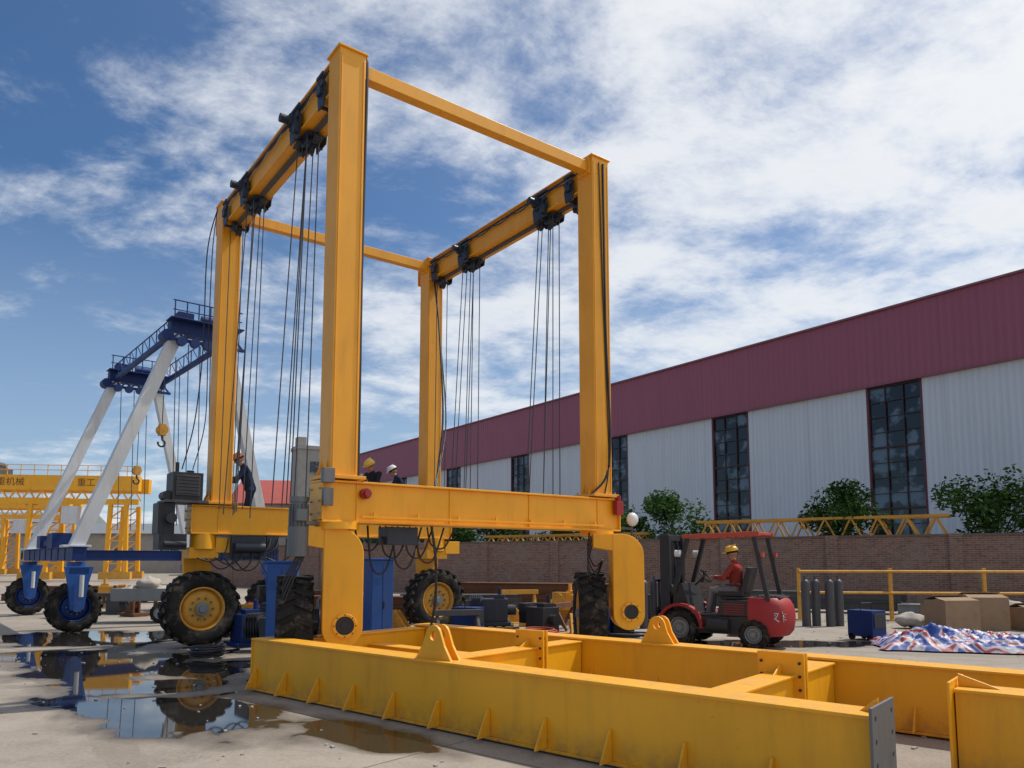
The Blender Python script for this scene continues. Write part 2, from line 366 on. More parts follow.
def girder(ix):
    x=ix*hx;b=MB();y0,y1=-hy+.19,hy-.19;zc=ZT-.30
    b.box((x,0,zc),(.30,y1-y0,.46));b.box((x,0,zc+.24),(.40,y1-y0,.03));b.box((x,0,zc-.24),(.40,y1-y0,.03))
    b.box((x,0,zc-.28),(.08,y1-y0-.1,.05),mi=1)
    b.box((x,1*(hy+.29),zc),(.26,.18,.36));b.box((x,1*(hy+.39),zc),(.34,.025,.44))
    g_=b.obj('main_girder',[YEL2,DARKST],CR,.006)
    ys=(-1.45,1.2,2.42,-2.52) if ix<0 else (-1.65,1.15,2.45,-2.52)
    for i,y in enumerate(ys):
        big=i<2
        t=MB();w_=.40 if big else .2
        for sgn in(-1,1):
            t.prism([(-w_/2,-.08),(w_/2,-.08),(w_/2+.04,.14),(w_/2*.8,.36),(-w_/2*.8,.36),(-w_/2-.04,.14)],(x+sgn*.222,y,zc-.28),(0,1,0),(0,0,1),(.02,0,0))
            for k in(-1,1):t.cyl((x+sgn*.20,y+k*w_*.35,zc-.0),(x+sgn*.26,y+k*w_*.35,zc-.0),.05,n=14)
            t.box((x+sgn*.255,y,zc-.10),(.05,w_*.7,.12));t.box((x+sgn*.25,y,zc+.14),(.03,w_*1.2,.05))
        for k in(-1,1):
            t.revolve([(.04,-.04),(.115,-.04),(.09,-.015),(.09,.015),(.115,.04),(.04,.04)],(x+k*.07,y+.08*k,zc-.36),(1,0,0),18)
        t.cyl((x-.24,y,zc-.34),(x+.24,y,zc-.34),.03,n=10)
        if big:
            for k in(-1,1):t.revolve([(.04,-.03),(.11,-.03),(.085,0),(.11,.03),(.04,.03)],(x+.0,y+.26*k,zc-.34),(1,0,0),18)
            t.box((x,y,zc-.315),(.3,.62,.03))
            t.cyl((x-.25,y+.06,zc-.02),(x-.46,y+.06,zc-.02),.07,n=14);t.box((x-.29,y+.06,zc-.02),(.08,.17,.16))
            t.box((x-.27,y-.14,zc-.22),(.08,.13,.16))
        t.obj('rope_trolley',NAVY,g_,.004)
    f=MB();pts=[];
    for k in range(60):
        y=y0+(y1-y0)*k/59;pts.append((x-.21,y,zc+.12-.06*abs(math.sin(k*.42))))
    f.tube(pts,.012,5);f.bar((x-.20,y0+.1,zc+.14),(x-.20,y1-.1,zc+.14),.025,.03)
    f.obj('cable_festoon',BLACK,g_)
    for i,y in enumerate(ys):
        if i<2:
            for dx,dy,le in((-.12,-.30,.1),(.1,-.22,.0),(-.05,-.06,.1),(.12,.10,.2),(-.1,.22,.1),(.08,.34,.1)):
                r=MB();r.cyl((x+dx,y+dy*.9,zc-.36),(x+dx*1.3-.12,y+dy*1.7+.1,2.45+le),.0095,n=6);r.obj('hoist_rope',ROPE,g_)
        elif i==2:
            for dx,dy in((-.1,.05),(.12,-.06)):
                r=MB();r.cyl((x+dx,y+dy,zc-.36),(x+dx,y+dy+.05,2.7),.009,n=6);r.obj('hoist_rope',ROPE,g_)
for ix in(-1,1):girder(ix)
for iy in(-1,1):
    b=MB();y=iy*hy;z=ZT-.16
    b.box((0,y,z),(2*hx-.37,.18,.20));
    for e in(-1,1):
        b.box((e*(hx-.215),y,z),(.03,.3,.32))
        for k in(-1,1):
            for q in(-1,1):b.cyl((e*(hx-.23),y+k*.12,z+q*.13),(e*(hx-.26),y+k*.12,z+q*.13),.016,n=6)
    b.obj('tie_beam',YEL2,CR,.006)
def sill(iy,xa,xb):
    y=iy*hy;b=MB();zc=ZS-.3;Lx=xb-xa;xm=(xa+xb)/2
    b.box((xm,y,zc),(Lx,.34,.52));b.box((xm,y,zc+.275),(Lx+.04,.46,.03));b.box((xm,y,zc-.275),(Lx+.04,.46,.03))
    for e,xe in((-1,xa),(1,xb)):
        b.box((xe+e*.012,y,zc),(.025,.44,.51))
        for k in(-.15,.15):
            for q in(-.17,0,.17):b.cyl((xe+e*.03,y+k,zc+q),(xe+e*.05,y+k,zc+q),.018,n=6,mi=1)
    for xe in np.linspace(xa+.5,xb-.5,4):
        b.box((xe,y-.18,zc),(.02,.02,.515))
    o=b.obj('sill_beam',[YEL,GALV],CR,.006);return o
SF=sill(-1,-2.75,2.82);SB=sill(1,-3.0,2.95)
def arc(cx,cz,r,a0,a1,n=10):return [(cx+r*math.cos(a0+(a1-a0)*i/n),cz+r*math.sin(a0+(a1-a0)*i/n)) for i in range(n+1)]
for cx,off,rot,oy in((-hx,.0,-20,.38),(hx,.34,-36,.1)):
    Rr=Matrix.Rotation(math.radians(rot),3,'Z');O=V((cx+off*.3,-hy+oy,0))
    T=lambda p:tuple(O+Rr@V(p))
    lx=.22+off*.72;tx=-.40+off*.78;yf=-.30;b=MB()
    pf=arc(lx,.78,.27,math.pi,2*math.pi,14)+arc(lx-.10,1.78,.37,0,math.pi/2,8)+[(tx+.0,2.15),(tx-.0,1.92),(lx-.27,1.86)]
    b.prism(pf,(0,yf,0),(1,0,0),(0,0,1),(0,.52,0))
    fo=arc(lx,.78,.262,math.pi,2*math.pi,14)+arc(lx-.10,1.78,.362,0,math.pi/2,8)+[(lx-.262,2.142)]
    b.prism(fo,(0,yf-.266,0),(1,0,0),(0,0,1),(0,.016,0))
    fc=V((lx+.03,yf-.27,.82))
    b.revolve([(.125,-.045),(.165,-.045),(.165,.03),(.125,.03)],fc,(0,1,0),24)
    b.cyl(fc+V((0,.02,0)),fc+V((0,-.012,0)),.126,n=24,mi=1)
    b.cyl(fc+V((0,-.012,0)),fc+V((0,-.03,0)),.05,n=16,mi=1)
    for k in range(8):
        th=k*math.pi/4;p=fc+V((.145*math.cos(th),-.04,.145*math.sin(th)));b.cyl(p,p+V((0,-.016,0)),.010,n=6,mi=1)
    b.cyl((lx-.3,.0,.75),(tx,0,.75),.10,n=16,mi=1)
    b.v=[T(p) for p in b.v]
    b.cyl((cx,-hy,2.12),(cx,-hy,2.215),.30,n=28)
    b.obj('wheel_leg',[YEL,BLACK],CR,.012)
    make_wheel(CR,T((tx,.10,.75)),Rr@V((1,0,0)),.75,.48)
for lx in(-2.74,2.62):
    y=hy;b=MB()
    pf=arc(0,.75,.22,math.pi,2*math.pi)+[(.28,1.72),(.28,1.95),(-.28,1.95),(-.28,1.72)]
    b.prism(pf,(lx,y+.36,0),(1,0,0),(0,0,1),(0,.16,0))
    b.box((lx,y+.12,1.84),(.56,.5,.22));b.cyl((lx,y,1.92),(lx,y,2.215),.24,n=24)
    b.box((lx+.42,y,2.0),(.4,.3,.3))
    b.cyl((lx,y-.1,.75),(lx,y+.4,.75),.1,n=16,mi=1)
    b.obj('wheel_leg',[YEL,BLACK],CR,.008)
    make_wheel(CR,(lx,y-.02,.75),(0,1,0))
def walkway(x0,x1,y0,y1,z):
    b=MB();n=int((x1-x0)/.06)
    for i in range(n):b.box((x0+(i+.5)*(x1-x0)/n,(y0+y1)/2,z-.02),(.02,y1-y0,.03))
    for y in(y0,y1,(y0+y1)/2):b.box(((x0+x1)/2,y,z-.025),(x1-x0,.03,.05))
    for x in(x0+.1,x1-.1):b.bar((x,y0,z-.03),(x,y1,z-.03),.04,.04)
    b.obj('walkway_grating',DGALV,CR)
WZ=2.26
walkway(-2.3,2.3,3.18,3.85,WZ)
b=MB();x,y=-3.0,-hy+.02
b.cyl((x,y,1.75),(x,y,2.15),.14,n=18);b.cyl((x,y,2.15),(x,y,2.48),.11,n=18);b.cyl((x,y,2.48),(x,y,2.55),.13,n=18)
for k in range(12):
    th=k*math.pi/6;b.box((x+.115*math.cos(th),y+.115*math.sin(th),2.30),(.04,.008,.30),Matrix.Rotation(th,3,'Z'))
b.box((x+.2,y,2.2),(.3,.2,.05));b.box((x-.02,y-.14,2.3),(.14,.1,.16))
b.obj('steering_motor',DGALV,CR,.004)
b=MB();x,y=-3.12,hy
b.box((x-.02,y,2.83),(.8,.7,.05),mi=1)
b.box((x-.0,y,3.13),(.56,.55,.55));b.box((x-.0,y-.29,3.15),(.44,.03,.4),mi=1)
for k in range(6):b.box((x-.0,y-.31,2.99+k*.065),(.40,.015,.02))
b.cyl((x-.15,y,3.4),(x-.15,y,3.62),.035,n=10);b.cyl((x+.12,y+.1,3.4),(x+.12,y+.1,3.48),.07,n=14)
b.cyl((x-.34,y-.2,2.95),(x-.34,y+.2,2.95),.09,n=14);b.box((x-.36,y,2.5),(.3,.5,.6));b.cyl((x-.3,y-.3,2.5),(x-.3,y-.42,2.5),.1,n=14)
b.box((x-.25,y-.1,2.05),(.5,.5,.3));b.cyl((x-.4,y-.3,2.0),(x,y-.3,2.0),.08,n=12)
b.obj('power_pack',[BLACK,DARKST,GREY],CR,.004)
b=MB();b.box((-1.9,hy-.05,1.95),(.7,.4,.45));b.box((-1.4,hy-.1,2.05),(.25,.25,.3));b.cyl((-2.2,hy-.3,1.95),(-1.6,hy-.3,1.95),.1,n=14)
for k in range(4):b.cyl((-1.5+k*.06,hy-.24,1.9),(-1.5+k*.06,hy-.24,1.7),.015,n=8)
b.obj('hydraulic_tank',NAVY,CR,.006)
b=MB();b.box((-1.45,-hy+.1,2.05),(.5,.3,.26));b.cyl((-1.75,-hy+.1,1.98),(-1.15,-hy+.1,1.98),.06,n=12);b.obj('valve_block',NAVY,CR,.006)
def cable(pts,r=.018,name='hanging_cable',par=None):
    P=[];pts=[V(p) for p in pts]
    for i in range(len(pts)-1):
        p0=pts[max(i-1,0)];p1=pts[i];p2=pts[i+1];p3=pts[min(i+2,len(pts)-1)]
        for k in range(8):
            t=k/8;P.append(.5*((2*p1)+(p2-p0)*t+(2*p0-5*p1+4*p2-p3)*t*t+(3*p1-p0-3*p2+p3)*t**3))
    P.append(pts[-1]);m_=MB();m_.tube(P,r,6);return m_.obj(name,BLACK,par or CR)
cable([(-hx+.24,-hy-.1,9.1),(-hx+.26,-hy-.12,8.8),(-hx+.235,-hy-.12,6),(-hx+.24,-hy-.12,4),(-hx+.25,-hy-.1,2.85)],.026)
cable([(-hx+.21,-hy-.05,9.0),(-hx+.225,-hy-.03,6),(-hx+.225,-hy-.03,2.85)],.02)
cable([(hx+.05,-hy-.22,9.0),(hx+.06,-hy-.23,6),(hx+.12,-hy-.25,4),(hx-.02,-hy-.3,3.2),(hx-.3,-hy-.2,2.85)],.020)
cable([(hx-.05,-hy-.22,9.0),(hx+.03,-hy-.22,6),(hx+.1,-hy-.23,3.6),(hx,-hy-.22,2.86)],.012)
cable([(hx-.1,hy-.3,8.5),(hx-.2,hy-.7,7.3),(hx-.55,hy-1.5,5),(hx-.9,hy-1.9,3.7),(hx-1.2,hy-2.3,3.1)],.022)
cable([(hx-.1,hy-.3,8.5),(hx-.1,hy-.6,7.0),(hx-.35,hy-1.3,5),(hx-.8,hy-1.9,4.0),(hx-1.4,hy-2.6,3.2)],.016)
cable([(-hx-.25,hy,9.0),(-hx-.42,hy,8.0),(-hx-.40,hy+.1,6),(-hx-.5,hy+.1,4.5),(-hx-.7,hy+.1,3.5)],.012)
cable([(-hx-.25,hy,9.0),(-hx-.32,hy,8.0),(-hx-.30,hy+.1,6),(-hx-.3,hy+.1,4.5),(-hx-.5,hy+.1,3.5)],.010)
cable([(-1.0,-hy-.1,2.2),(-.95,-hy-.15,1.7),(-.92,-hy-.1,1.1),(-.9,-hy+.1,.5),(-.7,-hy+.3,.03)],.02)
rq=random.Random(3)
for k in range(9):
    x0=-2.3+k*.17;dz=rq.uniform(.2,.7)
    cable([(x0,hy-.22,2.15),(x0-.1,hy-.32,2.15-dz),(x0-.35,hy-.3,2.0-dz),(x0-.6,hy-.25,1.75)],.016,'hydraulic_hose')
for k in range(7):
    x0=-2.1+k*.2;dz=rq.uniform(.1,.5)
    cable([(x0,-hy+.2,2.2),(x0+.1,-hy+.24,2.1-dz),(x0+.3,-hy+.2,2.05-dz),(x0+.5,-hy+.2,2.2)],.014,'hydraulic_hose')
for k in range(4):
    cable([(-3.0+.03*k,-hy-.02,1.8),(-3.15,-hy+.1,1.4-.1*k),(-3.05,-hy+.25,1.0),(-2.9,-hy+.4,.9)],.014,'hydraulic_hose')
    cable([(2.2+.05*k,-hy-.1,2.2),(2.1,-hy-.15,1.9-.1*k),(2.3,-hy-.1,1.6-.1*k),(2.6,-hy,1.7)],.014,'hydraulic_hose')
b=MB();b.bar((-2.2,-hy-.245,2.30),(2.4,-hy-.245,2.30),.02,.03)
for k in range(7):b.box((-2.0+k*.7,-hy-.235,2.32),(.04,.03,.09))
b.obj('cable_conduit',YEL,CR)
b=MB();b.cyl((-2.15,-hy-.2,2.62),(-2.15,-hy-.28,2.62),.075,n=16);b.cyl((-2.15,-hy-.28,2.62),(-2.15,-hy-.34,2.62),.05,n=16);b.obj('warning_horn',RED,CR)
b=MB();b.box((2.75,-hy-.26,2.62),(.16,.1,.24));b.cyl((2.75,-hy-.26,2.74),(2.75,-hy-.26,2.84),.05,n=12);b.obj('alarm_box',RED,CR,.005)
b=MB();b.box((-2.72,-hy-.27,2.55),(.14,.08,.24));b.box((-2.72,-hy-.27,2.84),(.16,.1,.2));b.obj('junction_box',DGALV,CR,.005)
b=MB();b.cyl((3.35,-hy,2.05),(3.35,-hy,2.35),.02,n=8,mi=1);b.bar((2.82,-hy,2.28),(3.37,-hy,2.28),.04,.04,1);b.sph((3.35,-hy-.02,2.45),.13,(1,.7,1),14);b.obj('floodlight',[LENS,DARKST],CR)
# ---------------------------------------------------------------- second hoist (white/blue)
BH=empty('white_legged_boat_hoist',(-10.5,17.9,0),math.radians(40),'older mobile boat hoist with slanting white legs and blue top','gantry crane')
LY=6.9
def blueportal(y):
    b=MB();b.bar((.05,y,2.0),(2.15,y,7.75),.32,.30);b.box((.05,y,2.03),(.6,.46,.06));b.obj('leg',WHITE,BH,.01)
    b=MB();b.bar((4.75,y,2.0),(3.45,y,7.5),.28,.26);b.box((4.75,y,2.03),(.5,.46,.06));b.obj('leg',WHITE,BH,.01)
    b=MB();b.box((2.8,y,7.80),(1.75,.34,.34))
    # open truss head with railings and small sheave groups
    for k in range(6):
        x=1.95+k*.3;b.bar((x,y-.3,7.45),(x+.15,y-.3,7.62),.05,.05);b.bar((x+.15,y-.3,7.62),(x+.3,y-.3,7.45),.05,.05)
        b.bar((x,y-.38,7.98),(x,y-.38,8.45),.03,.03)
    b.bar((1.9,y-.38,8.45),(3.7,y-.38,8.45),.03,.03);b.bar((1.9,y-.38,8.2),(3.7,y-.38,8.2),.025,.025)
    b.bar((1.9,y-.3,7.43),(3.8,y-.3,7.43),.08,.08);b.box((2.8,y-.2,7.98),(1.9,.5,.03))
    for k in range(4):b.cyl((2.15+k*.33,y-.42,7.38),(2.15+k*.33,y-.28,7.38),.12,n=14)
    b.box((2.3,y,8.12),(.4,.3,.25));b.cyl((2.7,y-.1,8.12),(3.3,y-.1,8.12),.12,n=14);b.box((3.5,y,8.1),(.2,.34,.25));b.cyl((1.85,y-.2,7.55),(1.85,y+.2,7.55),.15,n=16)
    b.obj('cross_girder',BLUE,BH,.006)
for y in(0,LY):blueportal(y)
for x in(2.1,3.5):
    b=MB();b.bar((x,.2,7.72),(x,LY-.2,7.72),.10,.14);b.bar((x,.2,8.2),(x,LY-.2,8.2),.025,.025)
    for k in range(9):b.bar((x,.4+k*.75,7.75),(x,.4+k*.75,8.2),.025,.025);b.bar((x,.4+k*.75,7.75),(x,.4+k*.75+.6,8.2),.02,.02)
    b.obj('top_rail',BLUE,BH)
b=MB();b.box((2.4,LY,1.84),(4.4,.24,.32));b.box((2.4,LY,2.01),(4.5,.32,.022));b.obj('lower_tie_beam',BLUE,BH,.01)
for x in(.05,4.75):
    b=MB();b.box((x,LY/2,1.84),(.28,LY+1.0,.32));b.box((x,LY/2,2.005),(.38,LY+1.05,.022))
    for k in range(7):b.box((x-.15,.4+k*.95,1.84),(.02,.03,.30))
    b.obj('sill_beam',BLUE,BH,.01)
    for y in(-.2,LY+.2):
        b=MB();b.prism([(-.30,1.55),(.30,1.55),(.20,1.1),(.14,.55),(-.14,.55),(-.20,1.1)],(x-.0,y-.34,0),(1,0,0),(0,0,1),(0,.16,0))
        b.cyl((x,y,1.3),(x,y,1.66),.2,n=18);b.box((x,y-.17,1.45),(.42,.5,.16));b.cyl((x,y-.45,.6),(x,y,.6),.1,n=14)
        b.cyl((x+.05,y-.5,.85),(x+.05,y-.5,1.35),.05,n=10,mi=1)
        b.obj('wheel_leg',[BRBLUE,WHITE],BH,.006)
        make_wheel(BH,(x,y,.6),(0,1,0),.6,.38,rimmat=BLUE,lugs=18)
for i,(x,y) in enumerate(((2.4,0),(2.7,0),(3.0,.1),(3.3,0),(2.3,LY),(2.7,LY),(3.1,LY),(2.5,1.5),(2.9,2.5))):
    b=MB();b.cyl((x,y-.1,7.4),(x+.1,y-.1,2.7),.012,n=6);b.obj('hoist_rope',ROPE,BH)
def hook(x,y,z):
    b=MB();b.cyl((x,y-.1,z+.3),(x,y+.1,z+.3),.14,n=16);b.box((x,y,z+.3),(.16,.22,.3))
    pts=[(x+.09*math.cos(t),y,z-.06+.09*math.sin(t)) for t in np.linspace(math.radians(80),math.radians(-200),14)]
    b.tube([(x,y,z+.15)]+pts,.026,8,2);b.cyl((x,y,z+.45),(x,y,7.4),.012,n=6,mi=1);b.obj('hook_block',[YELD,ROPE,BLACK],BH)
hook(2.1,.9,4.9);hook(2.9,LY-.1,4.4)
b=MB();b.box((4.75,.6,2.35),(.7,1.0,.62));b.box((4.75,.08,2.35),(.5,.03,.45),mi=1);b.cyl((4.9,.5,2.6),(4.9,.5,3.0),.05,n=10,mi=1);b.obj('engine_housing',[BLACK,DARKST],BH,.01)
b=MB();b.box((.05,2.2,2.2),(.45,.8,.4));b.box((.05,4.2,2.2),(.4,.6,.35));b.cyl((.05,3.2,2.15),(.05,3.8,2.15),.14,n=14);b.obj('winch_unit',BLUE,BH,.01)
# ---------------------------------------------------------------- foreground steel frame
def hole_plate(b,c,u,w,t,W,H,mi=1,rows=5,cols=2,mih=2):
    c=V(c);u=V(u);w=V(w);t=V(t)
    b.prism([(-W/2,-H/2),(W/2,-H/2),(W/2,H/2),(-W/2,H/2)],c,u,w,t*.02,mi)
    for i in range(cols):
        for j in range(rows):
            p=c+u*(W*(-.36+.72*i/(cols-1)))+w*(H*(-.4+.8*j/(rows-1)))+t*.012
            b.cyl(p-t*.004,p+t*.0,.017,n=10,mi=mih)
FR=empty('steel_chassis_frame',(-3.42,9.95,0),math.radians(-40.5),'long bright yellow ladder-shaped steel frame lying on the ground','steel frame')
HB=.66;FW=3.0
def lug(b,c,u,t,h=.36,w=.6):
    c=V(c);u=V(u);t=V(t);z=V((0,0,1));hc=h-.1;rh=.05;R_=.11
    outer=[(w/2,0),(w/2*.62,h*.42)]+arc(0,hc,R_,math.radians(20),math.radians(160),8)+[(-w/2*.62,h*.42),(-w/2,0),(-w/2,0)]
    n=len(outer);inn=[]
    for i in range(n):
        a=math.radians(-80)+math.radians(340)*i/(n-1);inn.append((rh*math.cos(a),hc+rh*math.sin(a)))
    V0=[];th=.03
    for s_ in(-1,1):
        V0+=[c+u*a+z*bb+t*th*s_/2 for a,bb in outer]+[c+u*a+z*bb+t*th*s_/2 for a,bb in inn]
    fs=[]
    for i in range(n-1):
        fs.append((i+1,i,n+i,n+i+1));k=2*n;fs.append((k+i,k+i+1,k+n+i+1,k+n+i))
        fs.append((i,i+1,k+i+1,k+i));fs.append((n+i+1,n+i,k+n+i,k+n+i+1))
    fs.append((0,n-1,2*n-1,n));k=2*n;fs.append((k+n-1,k,k+n,k+2*n-1))
    b.add(V0,fs,0)
def boxbeam(b,x0,x1,y,wd=.30,h=HB,z0=.02):
    b.box(((x0+x1)/2,y,z0+h/2),(x1-x0,wd-.03,h-.05));b.box(((x0+x1)/2,y,z0+h-.0125),(x1-x0+.004,wd+.03,.025));b.box(((x0+x1)/2,y,z0+.0125),(x1-x0+.004,wd+.03,.025))
b=MB();NL=7.62
boxbeam(b,0,NL-.03,.16)
for x in np.linspace(.12,NL-.7,11):
    b.prism([(0,0),(.17,0),(.03,.26),(0,.26)],(x,.02,.045),(0,-1,0),(0,0,1),(.018,0,0))
b.box((-.012,.16,HB/2+.02),(.022,.30,HB-.06))
for x in(2.4,5.1):b.box((x,.0235,HB/2+.02),(.012,.006,HB-.06))
for s_ in(.10,.22):lug(b,(3.35,s_,HB+.02),(1,0,0),(0,1,0),.34,.52)
hole_plate(b,(NL,.16,HB/2+.05),(0,1,0),(0,0,1),(1,0,0),.54,HB+.08)
b.prism([(0,0),(.12,0),(0,.1)],(NL-.02,.16,HB+.02),(-1,0,0),(0,0,1),(0,.02,0))
b.obj('side_beam',[YEL,DGALV,BLACK],FR,.006)
b=MB();boxbeam(b,0,11.5,FW)
for x in np.linspace(.6,11,12):b.prism([(0,0),(.15,0),(.03,.24),(0,.24)],(x,FW-.13,.045),(0,-1,0),(0,0,1),(.018,0,0))
lug(b,(4.35,FW-.06,HB+.02),(1,0,0),(0,1,0),.32,.46);lug(b,(4.35,FW+.06,HB+.02),(1,0,0),(0,1,0),.32,.46)
b.obj('side_beam',[YEL,GALV,BLACK],FR,.006)
def cross(x,z1=HB-.04,wd=.24,h=.46,plate=None,y0=.31,y1=FW-.16):
    b=MB();z=z1-h/2
    b.box((x,(y0+y1)/2,z),(wd,y1-y0,h));b.box((x,(y0+y1)/2,z1+.012),(wd+.05,y1-y0,.022))
    if plate:
        for k_,yy in enumerate((plate-.035,plate+.035)):
            b.box((x,yy,z+.09),(wd+.20,.03,h+.26))
        for i in(-1,1):
            for j in range(5):b.cyl((x+i*(wd/2+.06),plate-.065,z-.12+j*.12),(x+i*(wd/2+.06),plate+.065,z-.12+j*.12),.015,n=6,mi=1)
        for s_ in(-1,1):b.prism([(0,0),(.2,0),(0,.1)],(x,plate+s_*.05,z1+.02),(0,s_,0),(0,0,1),(.016,0,0))
    b.obj('cross_beam',[YEL,BLACK],FR,.005)
cross(.14);cross(3.15,plate=1.95);cross(6.35,plate=1.75)
b=MB();b.box((4.75,FW/2-.3,.34),(2.9,.18,.26));b.box((4.75,FW/2-.3,.48),(2.9,.24,.02));b.obj('stringer',YEL,FR,.005)
b=MB();b.box((1.6,FW/2+.3,.34),(2.6,.18,.26));b.box((1.6,FW/2+.3,.48),(2.6,.24,.02));b.obj('stringer',YEL,FR,.005)
FB=empty('steel_box_beam',(3.55,6.1,0),math.radians(-40.5),'yellow steel box beam with drilled end plate on the ground','steel beam')
b=MB();boxbeam(b,.02,3.4,0,.34,.68);hole_plate(b,(0,0,.38),(0,-1,0),(0,0,1),(-1,0,0),.56,.76,0,rows=4)
for x in(.7,1.5,2.3):b.prism([(0,0),(.15,0),(.03,.24),(0,.24)],(x,-.16,.045),(0,-1,0),(0,0,1),(.018,0,0))
b.prism([(0,0),(.3,0),(0,.1)],(.02,0,.70),(1,0,0),(0,0,1),(0,.02,0));b.obj('beam_body',[YEL,GALV,BLACK],FB,.004)
b=MB();b.box((1.0,.95,.45),(.26,1.55,.42));b.box((1.0,.95,.67),(.32,1.55,.022));b.obj('beam_arm',YEL,FB,.006)
# ---------------------------------------------------------------- factory building
FA=empty('factory_building',(25.8,36.3,0),math.radians(125.5),'long factory hall with white corrugated walls and maroon upper band','factory')
BZ,TZ=11.75,16.1;X0,X1=-22,92
wins=[(5.3,8.5),(16.8,19.9),(28.4,31.5),(41.6,44.6),(54,57),(66.5,69.5),(79,82),(-6.5,-3.4),(-18,-15)]
b=MB();edges=sorted(wins);cur=X0
for a,c_ in edges+[(X1,X1)]:
    if a>cur:b.box(((cur+a)/2,-.15,BZ/2),(a-cur,.3,BZ))
    cur=c_
for a,c_ in wins:b.box(((a+c_)/2,-.15,.5),(c_-a,.3,1.0))
b.box((X1-.15,-17,8),(.3,33,16));b.box((X0+.15,-17,8),(.3,33,16));b.box(((X0+X1)/2,-34,8),(X1-X0,.3,16))
b.obj('wall',CLADW,FA)
b=MB();b.box(((X0+X1)/2,.02,(BZ+TZ)/2),(X1-X0+.1,.4,TZ-BZ));b.obj('upper_cladding',CLADR,FA)
b=MB();b.box(((X0+X1)/2,.26,BZ+.02),(X1-X0,.12,.1));b.box(((X0+X1)/2,.27,TZ+.03),(X1-X0+.3,.22,.12));b.obj('trim',CLADT,FA)
b=MB();b.prism([(.2,TZ),(-17,TZ+1.4),(-34.2,TZ),(-34.2,TZ-.1),(.2,TZ-.1)],((X0+X1)/2,0,0),(0,1,0),(0,0,1),(X1-X0+.2,0,0))
ro=b.obj('roof',CLADT,FA)
for x in np.arange(0,88,7.5):
    v=MB();v.cyl((x,-.9,TZ),(x,-.9,TZ+.3),.16,n=12);v.cyl((x,-.9,TZ+.3),(x,-.9,TZ+.42),.26,.1,n=12);v.obj('roof_vent',CLADT,ro)
MAR=paint('dark_window_frame',(.05,.022,.026),.5);MAR2=paint('maroon_frame',(.13,.03,.04),.5)
for a,c_ in wins:
    b=MB();b.box(((a+c_)/2,-.16,(1+BZ)/2),(c_-a-.02,.04,BZ-1.02));wo=b.obj('window',GLASS,FA)
    b=MB();hh=BZ-1
    for x in np.linspace(a+.06,c_-.06,4):
        o_=x<a+.1 or x>c_-.1;b.box((x,-.06,1+hh/2),(.13 if o_ else .05,.14 if o_ else .08,hh),mi=1 if o_ else 0)
    for k in range(13):b.box(((a+c_)/2,-.06,1.06+k*(hh-.12)/12),(c_-a-.1,.06,.11 if k%4==0 else .035))
    b.obj('frame',[MAR,MAR2],wo)
# ---------------------------------------------------------------- brick wall
d=V((-.83,.555,0)).normalized();ang=math.atan2(d.y,d.x)
BW=empty('brick_wall',(22,21.4,0),ang,'weathered brown brick boundary wall with piers','wall')
b=MB();b.box((26,0,1.27),(52,.24,2.54));
for k in range(14):b.box((k*4,.0,1.3),(.42,.4,2.62))
b.obj('wall_body',BRICK,BW)
b=MB()
for k in range(13):b.box((k*4+2,0,2.57),(3.55,.32,.07))
b.obj('coping',paint('dark_coping',(.16,.12,.1),.9,(.08,.06,.05),.6),BW)
def wallpt(s_,off):
    p=V((22,21.4,0))+d*s_;nrm=V((d.y,-d.x,0));nrm=nrm if nrm.y>0 else -nrm
    return p+nrm*off
# ---------------------------------------------------------------- trees
def tree(loc,h,w,seed,n=4200,leaf=.10,label='leafy green tree behind the brick wall'):
    rnd=random.Random(seed);e=empty('tree',loc,rnd.random()*6,label,'tree','trees behind the wall')
    t=MB();t.cyl((0,0,0),(0,0,h*.5),.09,.06,n=8)
    cl=[]
    for k in range(17):
        a=rnd.random()*6.28;r=(rnd.random()**.5)*w*.42;z=h*(.42+.55*rnd.random());r*=1.15-abs(z/h-.6)
        c=V((r*math.cos(a),r*math.sin(a),z));cl.append((c,w*(.10+.12*rnd.random())))
        z0=h*(.25+.25*rnd.random());m_=V((c.x*.4,c.y*.4,(z0+c.z)/2+.1))
        t.cyl((0,0,z0),m_,.035,.025,n=6);t.cyl(m_,c,.025,.01,n=6)
    t.obj('trunk',BARK,e)
    L_=MB();vs=[];fs=[]
    for i in range(n):
        c,r=cl[rnd.randrange(len(cl))]
        v=V((rnd.gauss(0,1),rnd.gauss(0,1),rnd.gauss(0,.8)));v=v.normalized()*r*(rnd.random()**.4)*1.3
        p=c+v;a=V((rnd.gauss(0,1),rnd.gauss(0,1),rnd.gauss(0,.6))).normalized();bb=a.cross(V((rnd.random(),rnd.random(),rnd.random()))).normalized()
        s1=leaf*(.6+rnd.random()*.8);s2=s1*.45;k=len(vs)
        vs+=[p-a*s1,p+bb*s2,p+a*s1,p-bb*s2];fs.append((k,k+1,k+2,k+3))
    L_.add(vs,fs);L_.obj('crown',LEAF,e);return e
for i,(x,y,h,w_) in enumerate(((13.3,30,4.6,3.0),(17.6,27.4,4.7,3.8),(7.5,34.5,4.5,3.4),(5.3,36,3.9,3),(20.8,25.2,4.4,3.2),(2.4,38.5,3.8,3.2),(-.6,40.5,4.1,3.6),(-3.6,42.5,4,3.6),(-7,44,4.2,3.8))):
    tree((x,y,0),h,w_,i+3,4600)
